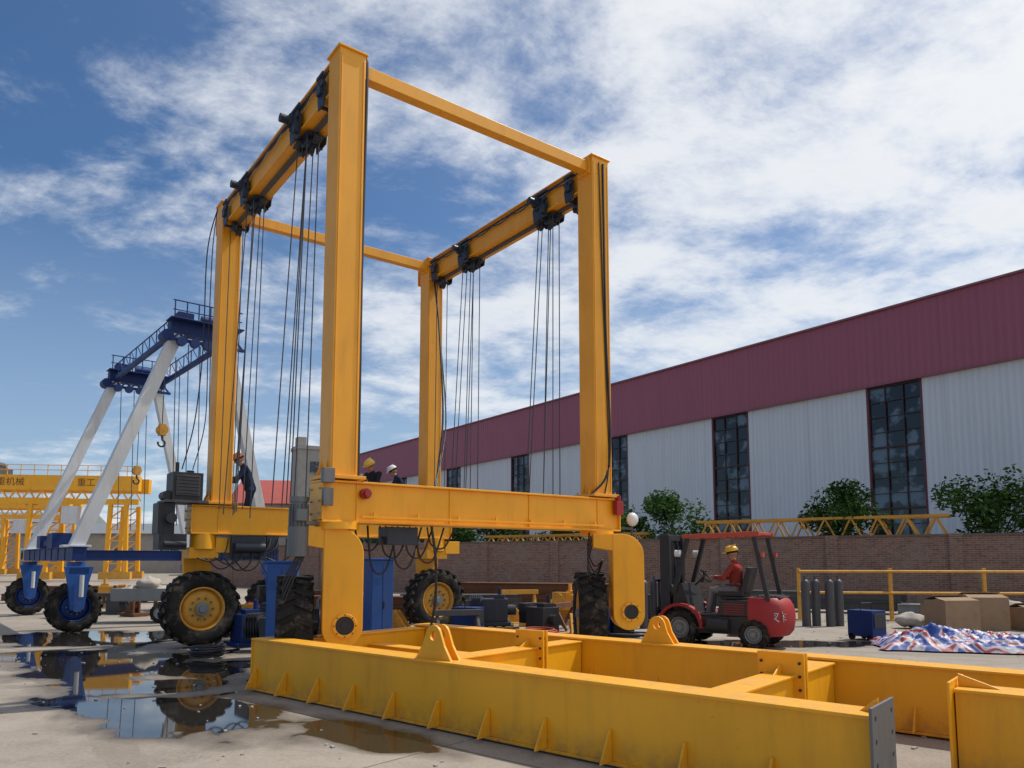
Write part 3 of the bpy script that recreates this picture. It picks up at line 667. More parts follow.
def truss(p0,p1,z0,h,wd,label):
    p0=V(p0);p1=V(p1);dd=(p1-p0);Ln=dd.length;e=empty('lattice_truss',p0,math.atan2(dd.y,dd.x),label,'steel truss','lattice trusses stacked behind the wall')
    b=MB()
    for y in(-wd/2,wd/2):
        for z in(z0,z0+h):b.bar((0,y,z),(Ln,y,z),.1,.1)
    n=int(Ln/.9)
    for k in range(n):
        x=k*Ln/n;x2=(k+1)*Ln/n
        for y in(-wd/2,wd/2):
            b.bar((x,y,z0),((x+x2)/2,y,z0+h),.06,.06);b.bar(((x+x2)/2,y,z0+h),(x2,y,z0),.06,.06)
        b.bar((x,-wd/2,z0+h),(x2,wd/2,z0+h),.05,.05);b.bar((x,-wd/2,z0),(x,wd/2,z0),.05,.05)
    b.obj('lattice',YELD,e)
    b=MB()
    for x in(.6,Ln-.6,Ln/2):b.box((x,0,z0/2),(.3,wd+.2,z0-.06))
    b.obj('support_block',CONC,e)
truss(wallpt(8.2,1.2),wallpt(17.5,1.2),2.35,.95,.9,'yellow lattice truss resting behind the brick wall')
truss(wallpt(20,1.6),wallpt(29,1.6),2.2,.7,.8,'yellow lattice truss resting behind the brick wall')
FE=empty('pipe_railing',(8.2,21.5,0),math.radians(-6),'yellow pipe safety railing standing in the yard','railing')
for k in range(5):
    b=MB();b.box((k*2.5,0,.74),(.09,.09,1.46));b.box((k*2.5,0,.02),(.25,.25,.03));b.obj('post',YELD,FE,.006)
for z_ in(1.38,.78):
    b=MB();b.cyl((0,-.07,z_),(10,-.07,z_),.035,n=8);b.obj('rail',YELD,FE)
# ---------------------------------------------------------------- people
def capsule(b,p0,p1,r0,r1,n=12):
    b.sph(p0,r0,n=n);b.sph(p1,r1,n=n)
    if (V(p1)-V(p0)).length>1e-4:b.cyl(p0,p1,r0,r1,n=n)
def person(loc,rz,J,mats,helmet,label,z=0,vox=.011,sc=1):
    e=empty('person',loc,rz,label,'person');e.scale=(sc,)*3
    S=[]
    def add(a,c_,r0,r1,mi):S.append((V(a),V(c_),r0,r1,mi))
    pel=V(J['pelvis']);ch=V(J['chest']);nk=V(J['neck']);hd=V(J['head'])
    add(pel,pel.lerp(ch,.5),.125,.12,0);add(pel.lerp(ch,.4),ch,.125,.135,0)
    for s_ in(-1,1):
        k='L' if s_<0 else 'R'
        sh=V(J['sh'+k]);el=V(J['el'+k]);wr=V(J['wr'+k]);hp=V(J['hip'+k]);kn=V(J['kn'+k]);an=V(J['an'+k]);to=V(J['toe'+k])
        add(ch,sh,.12,.062,0);add(sh,el,.06,.046,0);add(el,el.lerp(wr,.85),.046,.034,0);add(el.lerp(wr,.85),wr,.030,.027,2)
        add(pel,hp,.12,.09,1);add(hp,kn,.09,.062,1);add(kn,an,.062,.045,1)
        add(an+V((0,0,-.02)),to,.046,.036,3);add(an+V((0,0,-.03)),an+(an-to)*.25+V((0,0,-.04)),.04,.035,3)
        fd=(wr-el).normalized();q=V(J.get('palm'+k,(s_*-.3,0,-1)));q=(q-fd*q.dot(fd)).normalized();sd_=fd.cross(q).normalized()
        pc=wr+fd*.06;add(wr,pc,.026,.03,2)
        for i,(o_,l_) in enumerate(((-.028,.036),(-.010,.042),(.009,.040),(.026,.031))):
            a=wr+fd*.075+sd_*o_;m1=a+fd*l_+q*.012;m2=m1+(fd*.6+q*.8).normalized()*l_*.8
            add(a-fd*.02,m1,.0105,.0095,2);add(m1,m2,.0095,.008,2)
        t0=wr+fd*.03+sd_*-.024;t1=t0+(fd*.6-sd_*.8).normalized()*.035+q*.012;add(t0,t1,.012,.0105,2);add(t1,t1+(fd+q*.4).normalized()*.03,.0105,.0085,2)
    add(ch.lerp(nk,.5),nk,.08,.055,0);add(nk,hd-V((0,0,.05)),.052,.052,2)
    up=(hd-nk).normalized();f=V(J.get('face',(0,1,0)));f=(f-up*f.dot(up)).normalized();r_=f.cross(up)
    add(hd+up*.02-f*.012,hd+up*.035+f*.008,.092,.088,2);add(hd-up*.05+f*.03,hd-up*.075+f*.045,.06,.042,2)
    add(hd+up*.015+f*.092,hd-up*.02+f*.108,.010,.015,2)
    for s_ in(-1,1):
        add(hd+r_*s_*.088+up*.012,hd+r_*s_*.092-up*.02,.014,.011,2)
        add(hd+r_*s_*.034+up*.012+f*.086,hd+r_*s_*.036+up*.012+f*.087,.011,.011,4)
        add(hd+r_*s_*.018+up*.032+f*.09,hd+r_*s_*.05+up*.032+f*.08,.009,.008,4)
    add(hd-r_*.02-up*.052+f*.088,hd+r_*.02-up*.052+f*.088,.009,.009,5)
    b=MB()
    for a,c_,r0,r1,mi in S:capsule(b,a,c_,r0,r1,10)
    o=b.obj('body',mats+[LIP],e)
    m=o.modifiers.new('r','REMESH');m.mode='VOXEL';m.voxel_size=vox
    sm=o.modifiers.new('s','SMOOTH');sm.iterations=3;sm.factor=.5
    dg=C.evaluated_depsgraph_get();me=D.meshes.new_from_object(o.evaluated_get(dg))
    o.modifiers.clear();o.data=me
    me.materials.clear()
    for x in mats+[LIP]:me.materials.append(x)
    n=len(me.polygons);cen=np.empty(n*3);me.polygons.foreach_get('center',cen);cen=cen.reshape(-1,3)
    best=np.full(n,1e9);idx=np.zeros(n,int)
    for a,c_,r0,r1,mi in S:
        a_=np.array(a);d_=np.array(c_)-a_;L2=max(d_.dot(d_),1e-9);t=np.clip(((cen-a_)@d_)/L2,0,1)
        ds=np.linalg.norm(cen-(a_+t[:,None]*d_),axis=1)-(r0+(r1-r0)*t)
        if mi>=4:ds-=.002
        k=ds<best;best[k]=ds[k];idx[k]=mi
    me.polygons.foreach_set('material_index',idx.astype(np.int32));me.polygons.foreach_set('use_smooth',np.ones(n,bool));me.update()
    Rm=Matrix((r_,f,up)).transposed()
    h=MB();h.sph((0,0,0),.100,(1,1.12,.9),20,zmin=-.25);h.v=[tuple(hd+Rm@(V(v)+V((0,-.015,.03)))) for v in h.v];h.obj('hair',HAIR,e)
    if helmet:
        h=MB();h.sph((0,0,0),.125,(1,1.15,.95),24,zmin=-.02);h.cyl((0,0,-.01),(0,0,.0),.15,.135,n=24);h.box((0,.13,-.006),(.18,.09,.012));h.box((0,-.01,.105),(.03,.2,.03))
        h.v=[tuple(hd+Rm@(V(v)*.92+V((0,-.0,.055)))) for v in h.v];h.obj('hard_hat',helmet,e)
    return e
bent=dict(pelvis=(0,-.04,.96),chest=(0,.08,1.30),neck=(0,.14,1.47),head=(0,.21,1.58),face=(0,.85,-.5),
 shL=(-.18,.09,1.40),shR=(.18,.09,1.40),elL=(-.24,.24,1.16),elR=(.25,.24,1.14),wrL=(-.15,.47,1.16),wrR=(.16,.46,1.10),
 hipL=(-.09,-.04,.91),hipR=(.09,-.04,.91),knL=(-.11,.05,.49),knR=(.12,.0,.49),anL=(-.12,-.02,.09),anR=(.14,-.14,.09),toeL=(-.14,.14,.045),toeR=(.17,.02,.045))
sit=dict(pelvis=(0,0,.12),chest=(0,.0,.48),neck=(0,.03,.66),head=(0,.06,.79),face=(0,1,-.1),
 shL=(-.19,0,.57),shR=(.19,0,.57),elL=(-.25,.16,.34),elR=(.25,.16,.34),wrL=(-.12,.38,.36),wrR=(.14,.38,.36),
 hipL=(-.1,0,.1),hipR=(.1,0,.1),knL=(-.14,.44,.12),knR=(.14,.44,.12),anL=(-.14,.5,-.30),anR=(.14,.5,-.30),toeL=(-.15,.66,-.345),toeR=(.15,.66,-.345))
M3=Matrix.Rotation(RZ,3,'Z')
def craneW(x,y,z):
    p=M3@V((x,y,0));return (p.x+CX,p.y+CY,z)
person(craneW(-1.70,3.5,WZ),math.radians(115),bent,[CNAVY,CNAVY,SKIN,CBLK,HAIR],HORG,'worker in navy overalls and orange hard hat bending slightly forward')
person(craneW(1.28,3.45,WZ+.02),math.radians(150),bent,[CBLK,CBLK,SKIN,CBLK,HAIR],HYEL,'worker in dark clothes and yellow hard hat standing on walkway',sc=1.04)
person(craneW(2.00,3.5,WZ+.02),math.radians(95),bent,[CNAVY,CBLK,SKIN,CBLK,HAIR],HWHT,'worker in dark clothes and white hard hat standing on walkway',sc=1.0)
# ---------------------------------------------------------------- forklift
FKL=(4.22,15.3,0);FKR=math.radians(146);FS=1.03
FK=empty('forklift',FKL,FKR,'red forklift truck with black mast and a driver aboard','forklift');FK.scale=(FS,)*3
b=MB()
b.prism([(-.75,.26),(.75,.26),(.85,.42),(.8,.58),(-.1,.58),(-.75,.6)],(0,0,0),(1,0,0),(0,0,1),(0,1.0,0),1)
b.prism([(-.72,.6),(-.1,.6),(-.16,.88),(-.72,.90)],(0,0,0),(1,0,0),(0,0,1),(0,.98,0),1)
b.prism([(.42,.58),(.8,.58),(.78,1.18),(.60,1.2)],(0,0,0),(1,0,0),(0,0,1),(0,.9,0),1)
b.box((.15,0,.60),(.6,.96,.03),mi=1)
for k in range(5):b.box((-.42,.492,.64+k*.045),(.4,.01,.015))
for s_ in(-1,1):
    b.prism(arc(.62,.35,.47,0,math.pi,10)+arc(.62,.35,.41,math.pi,0,10),(0,s_*.5,0),(1,0,0),(0,0,1),(0,.2,0))
    b.box((.12,s_*.53,.36),(.4,.12,.04),mi=1);b.bar((-.05,s_*.53,.36),(-.05,s_*.5,.56),.04,.04,1)
b.cyl((-.35,.54,.42),(.05,.54,.42),.13,n=18,mi=1)
b.obj('chassis',[RED,BLACK],FK,.015)
lev=[(.25,.84),(.34,.95),(.52,1.0),(.68,1.0),(.80,.96),(.90,.88),(.95,.78)]
out=[(-.70,-.55),(-.95,-.55),(-1.10,-.525),(-1.24,-.46),(-1.33,-.36),(-1.38,-.2),(-1.40,0),(-1.38,.2),(-1.33,.36),(-1.24,.46),(-1.10,.525),(-.95,.55),(-.70,.55)]
vs=[(-.70+(a_+.70)*k_,c_*(.5+.5*k_),z_) for z_,k_ in lev for (a_,c_) in out]
n_=len(out);fs=[(j*n_+i+1,j*n_+i,(j+1)*n_+i,(j+1)*n_+i+1) for j in range(len(lev)-1) for i in range(n_-1)]
b=MB();b.add(vs,fs,0,True);b.add(vs,[tuple(range((len(lev)-1)*n_,len(lev)*n_)),tuple(range(n_))[::-1]]+[(j*n_,j*n_+n_-1,(j+1)*n_+n_-1,(j+1)*n_) for j in range(len(lev)-1)])
b.obj('counterweight',RED,FK)
b=MB();b.box((-1.0,0,.955),(.5,.64,.03))
for k in range(5):b.box((-1.15+k*.08,0,.975),(.04,.6,.03))
b.obj('rear_grille',BLACK,FK,.008)
b=MB();b.box((-.42,0,.92),(.62,.6,.06));b.box((-.3,0,1.0),(.5,.5,.1));b.prism([(0,0),(.12,0),(-.02,.5),(-.12,.48)],(-.58,0,1.02),(1,0,0),(0,0,1),(0,.46,0))
for s_ in(-1,1):b.box((-.35,s_*.27,1.18),(.3,.05,.04))
b.obj('seat',BLACK,FK,.03)
b=MB();b.cyl((.5,0,1.15),(.30,0,1.33),.02,n=8);b.revolve([(.15,-.012),(.17,-.012),(.17,.012),(.15,.012)],(.29,0,1.34),(-.7,0,.7),20);b.bar((.29,-.15,1.34),(.29,.15,1.34),.02,.02)
for k in range(3):b.cyl((.45,-.2-.06*k,1.2),(.38,-.2-.06*k,1.42),.01,n=6);b.sph((.38,-.2-.06*k,1.43),.02,n=8)
b.obj('steering_wheel',BLACK,FK)
for s_ in(-1,1):
    b=MB();b.bar((.76,s_*.46,1.0),(.46,s_*.46,2.08),.09,.08);b.obj('guard_post',BLACK,FK,.008)
    b=MB();b.bar((-1.06,s_*.46,.90),(-.84,s_*.46,2.08),.09,.08);b.obj('guard_post',BLACK,FK,.008)
b=MB()
for s_ in(-1,1):b.bar((.56,s_*.48,2.11),(-.94,s_*.48,2.15),.08,.08)
for k in range(9):b.bar((.54-k*.18,-.48,2.11+k*.005),(.54-k*.18,.48,2.11+k*.005),.04,.05)
b.obj('overhead_guard',ORED,FK,.008)
b=MB()
for s_ in(-1,1):
    b.box((.96,s_*.37,1.12),(.20,.12,2.06));b.box((1.02,s_*.24,1.16),(.16,.10,2.06))
    b.bar((.6,s_*.40,.75),(.94,s_*.38,1.25),.09,.09)
    b.cyl((.93,s_*.15,.3),(.93,s_*.15,1.95),.05,n=12);b.cyl((.93,s_*.15,1.9),(.93,s_*.15,2.12),.032,n=10)
    b.bar((1.05,s_*.08,.4),(1.05,s_*.08,2.0),.06,.015)
for z_ in(.3,1.0,1.6,2.1):b.box((.97,0,z_),(.14,.76,.12))
b.tube([(.9,.1,2.0),(.85,.12,1.4),(.8,.15,.9),(.85,.1,.6)],.02,6);b.tube([(.9,-.1,2.0),(.82,-.12,1.5),(.8,-.15,.9),(.85,-.1,.6)],.02,6)
b.obj('mast',BLACK,FK,.006)
b=MB();b.box((1.16,0,.62),(.06,1.0,.09));b.box((1.16,0,.25),(.06,1.0,.09))
for k in(-.45,-.27,-.09,.09,.27,.45):b.box((1.16,k,.92),(.04,.035,.62))
b.box((1.16,0,1.24),(.04,.95,.05));b.obj('load_carriage',BLACK,FK,.006)
for s_ in(-1,1):
    b=MB();b.box((1.22,s_*.3,.4),(.045,.12,.62));b.prism([(0,0),(1.1,.02),(1.1,.035),(0,.055)],(1.2,s_*.3,.09),(1,0,0),(0,0,1),(0,.12,0));b.obj('fork',DARKST,FK,.004)
for s_ in(-1,1):
    make_wheel(FK,(.62,s_*.5,.35),(0,1,0),.35,.24,rimmat=GREY,n=28,lugs=16);make_wheel(FK,(-.80,s_*.50,.28),(0,1,0),.28,.2,rimmat=GREY,n=28,lugs=14)
    b=MB();b.cyl((.60,s_*.5,1.78),(.70,s_*.5,1.78),.07,n=14);b.obj('headlight',LENS,FK)
    b=MB();b.box((-.98,s_*.46,1.75),(.05,.1,.08));b.obj('tail_light',ORED,FK)
def text(s,size,mat,parent,loc,rot,name='lettering'):
    c=D.curves.new(name,'FONT');c.body=s;c.size=size;c.align_x='CENTER';c.align_y='CENTER';c.extrude=.003
    t=D.objects.new(name,c);C.collection.objects.link(t)
    dg=C.evaluated_depsgraph_get();me=D.meshes.new_from_object(t.evaluated_get(dg));D.objects.remove(t)
    if not me.materials:me.materials.append(mat)
    else:me.materials[0]=mat
    o=D.objects.new(name,me);C.collection.objects.link(o);o.parent=parent;o.location=loc;o.rotation_euler=rot;return o
# follows the rear corner of the counterweight (between the side and the rear face)
text('叉',.2,WHITE,FK,(-1.185,.50,.60),(math.pi/2,0,math.radians(155+180-180)));text('车',.2,WHITE,FK,(-1.305,.415,.60),(math.pi/2,0,math.radians(228-90)))
sp=Matrix.Rotation(FKR,3,'Z')@V((-.33*FS,0,0))
person((FKL[0]+sp.x,FKL[1]+sp.y,.97),FKR-math.pi/2,sit,[CRED,CWHT,SKIN,CBLK,HAIR],HYEL,'forklift driver in red top and yellow hard hat, seated',sc=1.08)
# ---------------------------------------------------------------- clutter
def cabinet(loc,rz,w_,d_,h_,mat,label,cat='cabinet'):
    e=empty('equipment_cabinet',loc,rz,label,cat)
    b=MB();b.box((0,0,h_/2+.05),(w_,d_,h_));b.box((0,0,h_+.07),(w_+.06,d_+.06,.04));
    for x in(-1,1):b.box((x*w_*.4,0,.025),(.08,d_,.05))
    b.obj('housing',mat,e,.01)
    b=MB()
    for s_ in(-1,1):b.box((s_*w_*.24,-d_/2-.008,h_/2+.05),(w_*.45,.018,h_*.9))
    for k in range(5):b.box((-w_*.24,-d_/2-.02,h_*.75+k*.03),(w_*.3,.01,.012))
    do=b.obj('door',mat,e,.004)
    b=MB();b.box((.03,-d_/2-.03,h_*.5),(.02,.03,.14));b.obj('handle',BLACK,do)
    return e
cabinet((-4.05,13.3,0),.2,.5,.5,1.6,BRBLUE,'bright blue electrical cabinet standing beside the hoist')
cabinet((-2.65,14.9,0),.5,.45,.5,1.65,BRBLUE,'bright blue steel locker standing under the hoist')
gc=None
for i,(x,y) in enumerate(((7.6,19.5),(7.9,19.6),(8.2,19.45),(8.5,19.6),(3.3,18.9),(3.6,19))):
    if gc is None:
        b=MB();b.cyl((0,0,0),(0,0,1.1),.11,n=16);b.sph((0,0,1.1),.11,(1,1,1),16);b.cyl((0,0,1.2),(0,0,1.3),.04,n=10);gc=b.obj('gas_cylinder',DARKST,None,0,(x,y,0))
        tag(gc,'dull grey gas cylinder standing upright','gas cylinder','gas cylinders in the yard')
    else:
        o=gc.copy();C.collection.objects.link(o);o.location=(x,y,0);o.rotation_euler[2]=i
def beams(loc,rz,n,Ln,mat,label):
    for k in range(n):
        b=MB();w_,h_=.2,.28
        b.box((0,0,h_-.01),(Ln,w_,.02));b.box((0,0,.01),(Ln,w_,.02));b.box((0,0,h_/2),(Ln,.015,h_-.04))
        R=Matrix.Rotation(rz,3,'Z');p=R@V((random.uniform(-.2,.2),(k%3)*.27,0))
        o=b.obj('steel_beam',mat,None,0,(loc[0]+p.x,loc[1]+p.y,(k//3)*.29+.1),rz);tag(o,label,'steel beam','steel beams stacked in the yard')
    for q in(-1,1):
        R=Matrix.Rotation(rz,3,'Z');p=R@V((q*Ln*.35,.27,0))
        b=MB();b.box((0,0,.05),(.12,.95,.096));o=b.obj('timber_block',WOOD,None,0,(loc[0]+p.x,loc[1]+p.y,0),rz);tag(o,'timber block under stacked steel beams','timber')
beams((1.2,24,0),-.35,9,6,RUST,'rusty steel beam lying in a stack');beams((-1.5,22.5,0),.1,6,3.4,DARKST,'dark steel beam in a stack')
beams((9.5,25,0),-.5,6,6,DARKST,'dark steel beam lying in a stack');beams((14,21.5,0),-.5,3,5,GREY,'grey steel beam lying in a stack')
beams((-17,30,0),.1,6,6,RUST,'rusty steel beam lying in a stack');beams((-4.5,21.5,0),-.2,6,4,RUST,'rusty steel beam lying in a stack')
def pallet(loc,rz):
    e=empty('pallet',loc,rz,'worn wooden pallet on the concrete','pallet')
    b=MB()
    for k in range(6):b.box((-.5+k*.2,0,.13),(.12,1.0,.02))
    for y in(-.45,0,.45):b.box((0,y,.06),(1.15,.09,.118))
    b.obj('deck',WOOD,e)
    return e
def winch(x,y,m_,lb,r_,on=True):
    if on:pallet((x,y,0),r_*.7)
    z0=0 if on else -.15
    b=MB();b.box((0,0,.5+z0),(.6,.5,.55));b.cyl((-.3,0,.62+z0),(-.62,0,.62+z0),.2,n=18);b.cyl((.3,0,.5+z0),(.5,0,.5+z0),.12,n=16)
    for k in range(5):b.box((-.36-k*.05,0,.62+z0),(.012,.46,.46))
    b.box((0,0,.19+z0),(.75,.7,.08));b.box((.1,0,.82+z0),(.25,.3,.1));b.cyl((.1,.1,.87+z0),(.1,.1,1.05+z0),.05,n=10)
    o=b.obj('winch_unit',m_,None,.008,(x,y,0),r_);tag(o,lb,'winch')
for i,(x,y,m_,lb,on) in enumerate(((-.4,18.2,NAVY,'dark winch unit standing on a pallet',1),(1.6,20.4,YELD,'dusty yellow gearbox unit standing on a pallet',1),(-3.4,19.2,NAVY,'dark winch unit standing on a pallet',1),(3.6,20.5,NAVY,'dark winch unit standing on a pallet',1),
    (-4.6,15.6,BLACK,'black pump unit standing on the concrete under the hoist',0),(-5.6,17.5,NAVY,'dark gearbox unit standing behind the hoist',0),(.7,17.4,BLACK,'black winch unit standing on the concrete',0),(-4.4,14.3,BLACK,'black hydraulic pump unit standing beside the hoist',0),(-7.5,18.3,BLACK,'black motor unit standing on the concrete',0),(2.4,17.0,BLACK,'black motor unit standing beside the hoist wheel',0),
    (-12.5,24,DARKST,'dark machine part standing in the yard',0),(-14.5,27,YELD,'dusty yellow machine part standing in the yard',1),(-13.2,22.5,BLACK,'black machine part standing in the yard',0),
    (-5.3,15.2,BLUE,'dark blue motor unit behind the hoist wheel',0),(-3.9,17.6,GREY,'grey gearbox unit standing on a pallet',1),(-1.9,18.6,BLUE,'dark blue winch unit standing on the concrete',0),(-6.9,17.2,DARKST,'dark steel gearbox unit standing on the concrete',0))):
    winch(x,y,m_,lb,i*.9,on)
def trestle(x,y,r_,h=.75,mat=YELD):
    e=empty('steel_trestle',(x,y,0),r_,'small welded steel trestle standing on the concrete','trestle','steel trestles in the yard')
    b=MB();b.box((0,0,h),(1.1,.14,.12))
    for a in(-.45,.45):
        for s_ in(-1,1):b.bar((a,0,h-.05),(a,s_*.3,0.02),.06,.06)
        b.bar((a,-.2,.25),(a,.2,.25),.04,.04)
    b.obj('trestle_frame',mat,e)
for q in((-1.2,16.6,.3,.55,DARKST),(1.3,18.6,1.0,.6,RUST),(-5.9,15.9,.8,.7,YELD),(.2,21.4,.2,.8,YELD),(5.6,18.6,.5,.7,DARKST),(-2.3,20.4,1.3,.6,BLUE),(-11.8,26,.3,.8,RUST),(-4.9,18.5,.2,.9,RUST)):trestle(*q)
for i,(x,y,r0) in enumerate(((-1.6,15.4,.4),(-5.3,13.2,.28),(.6,16.3,.38),(-6.6,16.8,.4))):
    b=MB();pts=[]
    for k in range(90):
        t=k*.42;pts.append(((r0+.04*math.sin(k*.13))*math.cos(t)+.05*math.sin(k*.31),(r0+.03*math.cos(k*.2))*math.sin(t),.03+.0022*k))
    pts+=[(r0+.4,.3,.02),(r0+.9,.2,.02),(r0+1.4,.6,.02)]
    b.tube(pts,.018,6);o=b.obj('hose_coil',BLACK if i!=2 else ORED,None,0,(x,y,0),i*1.3);tag(o,'coiled rubber hose lying on the ground','hose','hose coils on the ground')
for i,(x,y,m_) in enumerate(((.2,19.6,YELD),(2.0,18.4,YELD),(-1.4,18.9,RUST),(1.0,22.4,YELD),(5.2,17.2,RUST),(-6.2,18.6,YELD),(6.3,20.5,YELD),(-8.7,22,RUST),(-11.5,23,RUST),(-15,25,YELD),(1.3,16.4,YELD),(-2.6,17.6,YELD))):
    b=MB();b.box((0,0,.06),(.8,.5,.1));b.prism([(0,0),(.5,0),(.15,.42),(0,.42)],(-.3,0,.11),(1,0,0),(0,0,1),(0,.05,0));b.prism([(0,0),(.5,0),(.15,.42),(0,.42)],(-.3,.18,.11),(1,0,0),(0,0,1),(0,.05,0));b.cyl((-.15,-.05,.3),(-.15,.25,.3),.08,n=14)
    o=b.obj('mounting_bracket',m_,None,.006,(x,y,0),i*1.1);tag(o,'heavy welded steel bracket lying on the ground','steel bracket','brackets on the ground')
for i,(x,y,w_,h_,r_) in enumerate(((10.6,18.2,.95,.75,.2),(11.6,18.6,.9,.8,-.1),(11.2,19.6,.8,.6,.4),(12.7,18.4,.8,.55,.1))):
    e=empty('carton',(x,y,0),r_,'brown cardboard carton standing on the concrete','box','cartons in the yard')
    b=MB();b.box((0,0,h_/2),(w_,.7,h_));b.obj('box_body',CARD,e,.01)
    b=MB();b.box((0,-.19,h_+.02),(w_,.32,.01),Matrix.Rotation(.2,3,'X'));b.box((0,.19,h_+.05),(w_,.32,.01),Matrix.Rotation(-.35,3,'X'));b.obj('flap',CARD,e)
for i,(x,y) in enumerate(((12.3,19.3),(13.1,19),(12.7,19.2),(10.0,18.9))):
    b=MB();b.sph((0,0,.2),.42,(1,.7,.42),24);
    b.v=[(a+.05*mn.noise(V((a*4,bb*4,c_*4))),bb+.05*mn.noise(V((a*4,bb*4,9))),max(c_+.09*mn.noise(V((a*5,bb*5,3))),.0)) for a,bb,c_ in b.v]
    o=b.obj('sack',SACK,None,0,(x,y,.3 if i==2 else 0),i);tag(o,'pale woven sack slumped on the ground','sack','sacks beside the cartons')
nx,ny=110,66;vs=[]
for j in range(ny):
    for i in range(nx):
        u=i/(nx-1)*2-1;v_=j/(ny-1)*2-1
        r=1-max(abs(u)**3,abs(v_)**3);x=u*1.55*(1+.12*mn.noise(V((v_*2,3,0))));y=v_*.85*(1+.2*mn.noise(V((u*2,7,0))))
        z=.03+max(0,r)*(.22+.22*mn.noise(V((u*1.5,v_*1.5,1)))+.22*abs(mn.noise(V((u*4,v_*4,5))))+.16*abs(mn.noise(V((u*9+v_*3,v_*8,2))))+.05*mn.noise(V((u*22,v_*20,2))))
        vs.append((x,y,max(z,.012)))
b=MB();b.add(vs,[(j*nx+i,j*nx+i+1,(j+1)*nx+i+1,(j+1)*nx+i) for j in range(ny-1) for i in range(nx-1)],0,True)
o=b.obj('tarpaulin',TARP,None,0,(8.7,14.6,0),-.25);tag(o,'crumpled blue, red and white striped tarpaulin on the ground','tarpaulin')
WM=empty('welding_machine',(7.6,16.2,0),.5,'small dark blue welding machine on castors','machine','welding machines')
b=MB();b.box((0,0,.36),(.45,.6,.55));b.box((0,-.31,.42),(.36,.02,.3),mi=1);b.tube([(-.18,0,.63),(-.18,0,.78),(.18,0,.78),(.18,0,.63)],.015,6,1);b.obj('housing',[BLUE,BLACK],WM,.01)
for x in(-.2,.2):
    for y in(-.22,.22):
        b=MB();b.cyl((x-.025,y,.07),(x+.025,y,.07),.07,n=14);b.obj('wheel',RUBBER,WM)
for q in((-1.0,17.2,1.2),(-5.0,17.0,2.0),(1.9,16.6,-.4),(-3.3,16.8,.2)):copytree(WM,(q[0],q[1],0),q[2])
e=empty('cargo_tricycle',(-10.3,20.8,0),.15,'small cargo tricycle loaded with pale bundled goods','tricycle')
b=MB();b.box((.3,0,.62),(1.7,1.0,.05))
for s_ in(-1,1):b.box((.3,s_*.5,.78),(1.7,.03,.3))
b.box((1.15,0,.78),(.03,1.0,.3));b.box((-.55,0,.78),(.03,1.0,.3));b.obj('cargo_bed',GREY,e)
b=MB();b.bar((-.5,0,.6),(-1.3,0,.5),.08,.08);b.bar((-1.3,0,.5),(-1.5,0,1.05),.05,.05);b.bar((-1.5,-.3,1.08),(-1.5,.3,1.08),.03,.03);b.box((-.9,0,.75),(.4,.28,.1));b.bar((-.9,0,.55),(-.9,0,.7),.06,.06);b.bar((-1.32,0,.5),(-1.6,0,.26),.04,.04);b.obj('bike_frame',DARKST,e)
for c_ in((-1.6,0),(.7,.45),(.7,-.45)):make_wheel(e,(c_[0],c_[1],.27),(0,1,0),.27,.1,rimmat=GALV,n=24,lugs=12)
for i,(x,y) in enumerate(((-10.5,20.7),(-9.7,20.9),(-10.1,20.9))):
    b=MB();b.sph((0,0,0),.36,(1,.8,.5),20)
    b.v=[(a+.06*mn.noise(V((a*5,bb*5,c_*5))),bb+.05*mn.noise(V((a*4,bb*4,9))),c_+.1*mn.noise(V((a*6,bb*6,3)))) for a,bb,c_ in b.v]
    o=b.obj('bundle',SACK,None,0,(x,y,.80 if i<2 else 1.05),i*2);tag(o,'pale cloth bundle on the cargo tricycle','bundle','bundles on the tricycle')
e=empty('air_compressor',(-6.0,18.6,0),.6,'red air compressor with horizontal tank','compressor')
b=MB();b.cyl((-.5,0,.45),(.5,0,.45),.24,n=20);b.sph((-.5,0,.45),.24,(.5,1,1),16);b.sph((.5,0,.45),.24,(.5,1,1),16)
for x in(-.35,.35):b.box((x,0,.12),(.06,.4,.23))
b.obj('tank',RED,e)
b=MB();b.box((0,0,.74),(.6,.3,.1));b.box((-.15,0,.93),(.24,.24,.3));b.cyl((.1,0,.9),(.36,0,.9),.12,n=14);b.revolve([(.04,-.02),(.2,-.02),(.2,.02),(.04,.02)],(-.0,-.2,.92),(0,1,0),20);b.obj('pump_motor',BLACK,e)
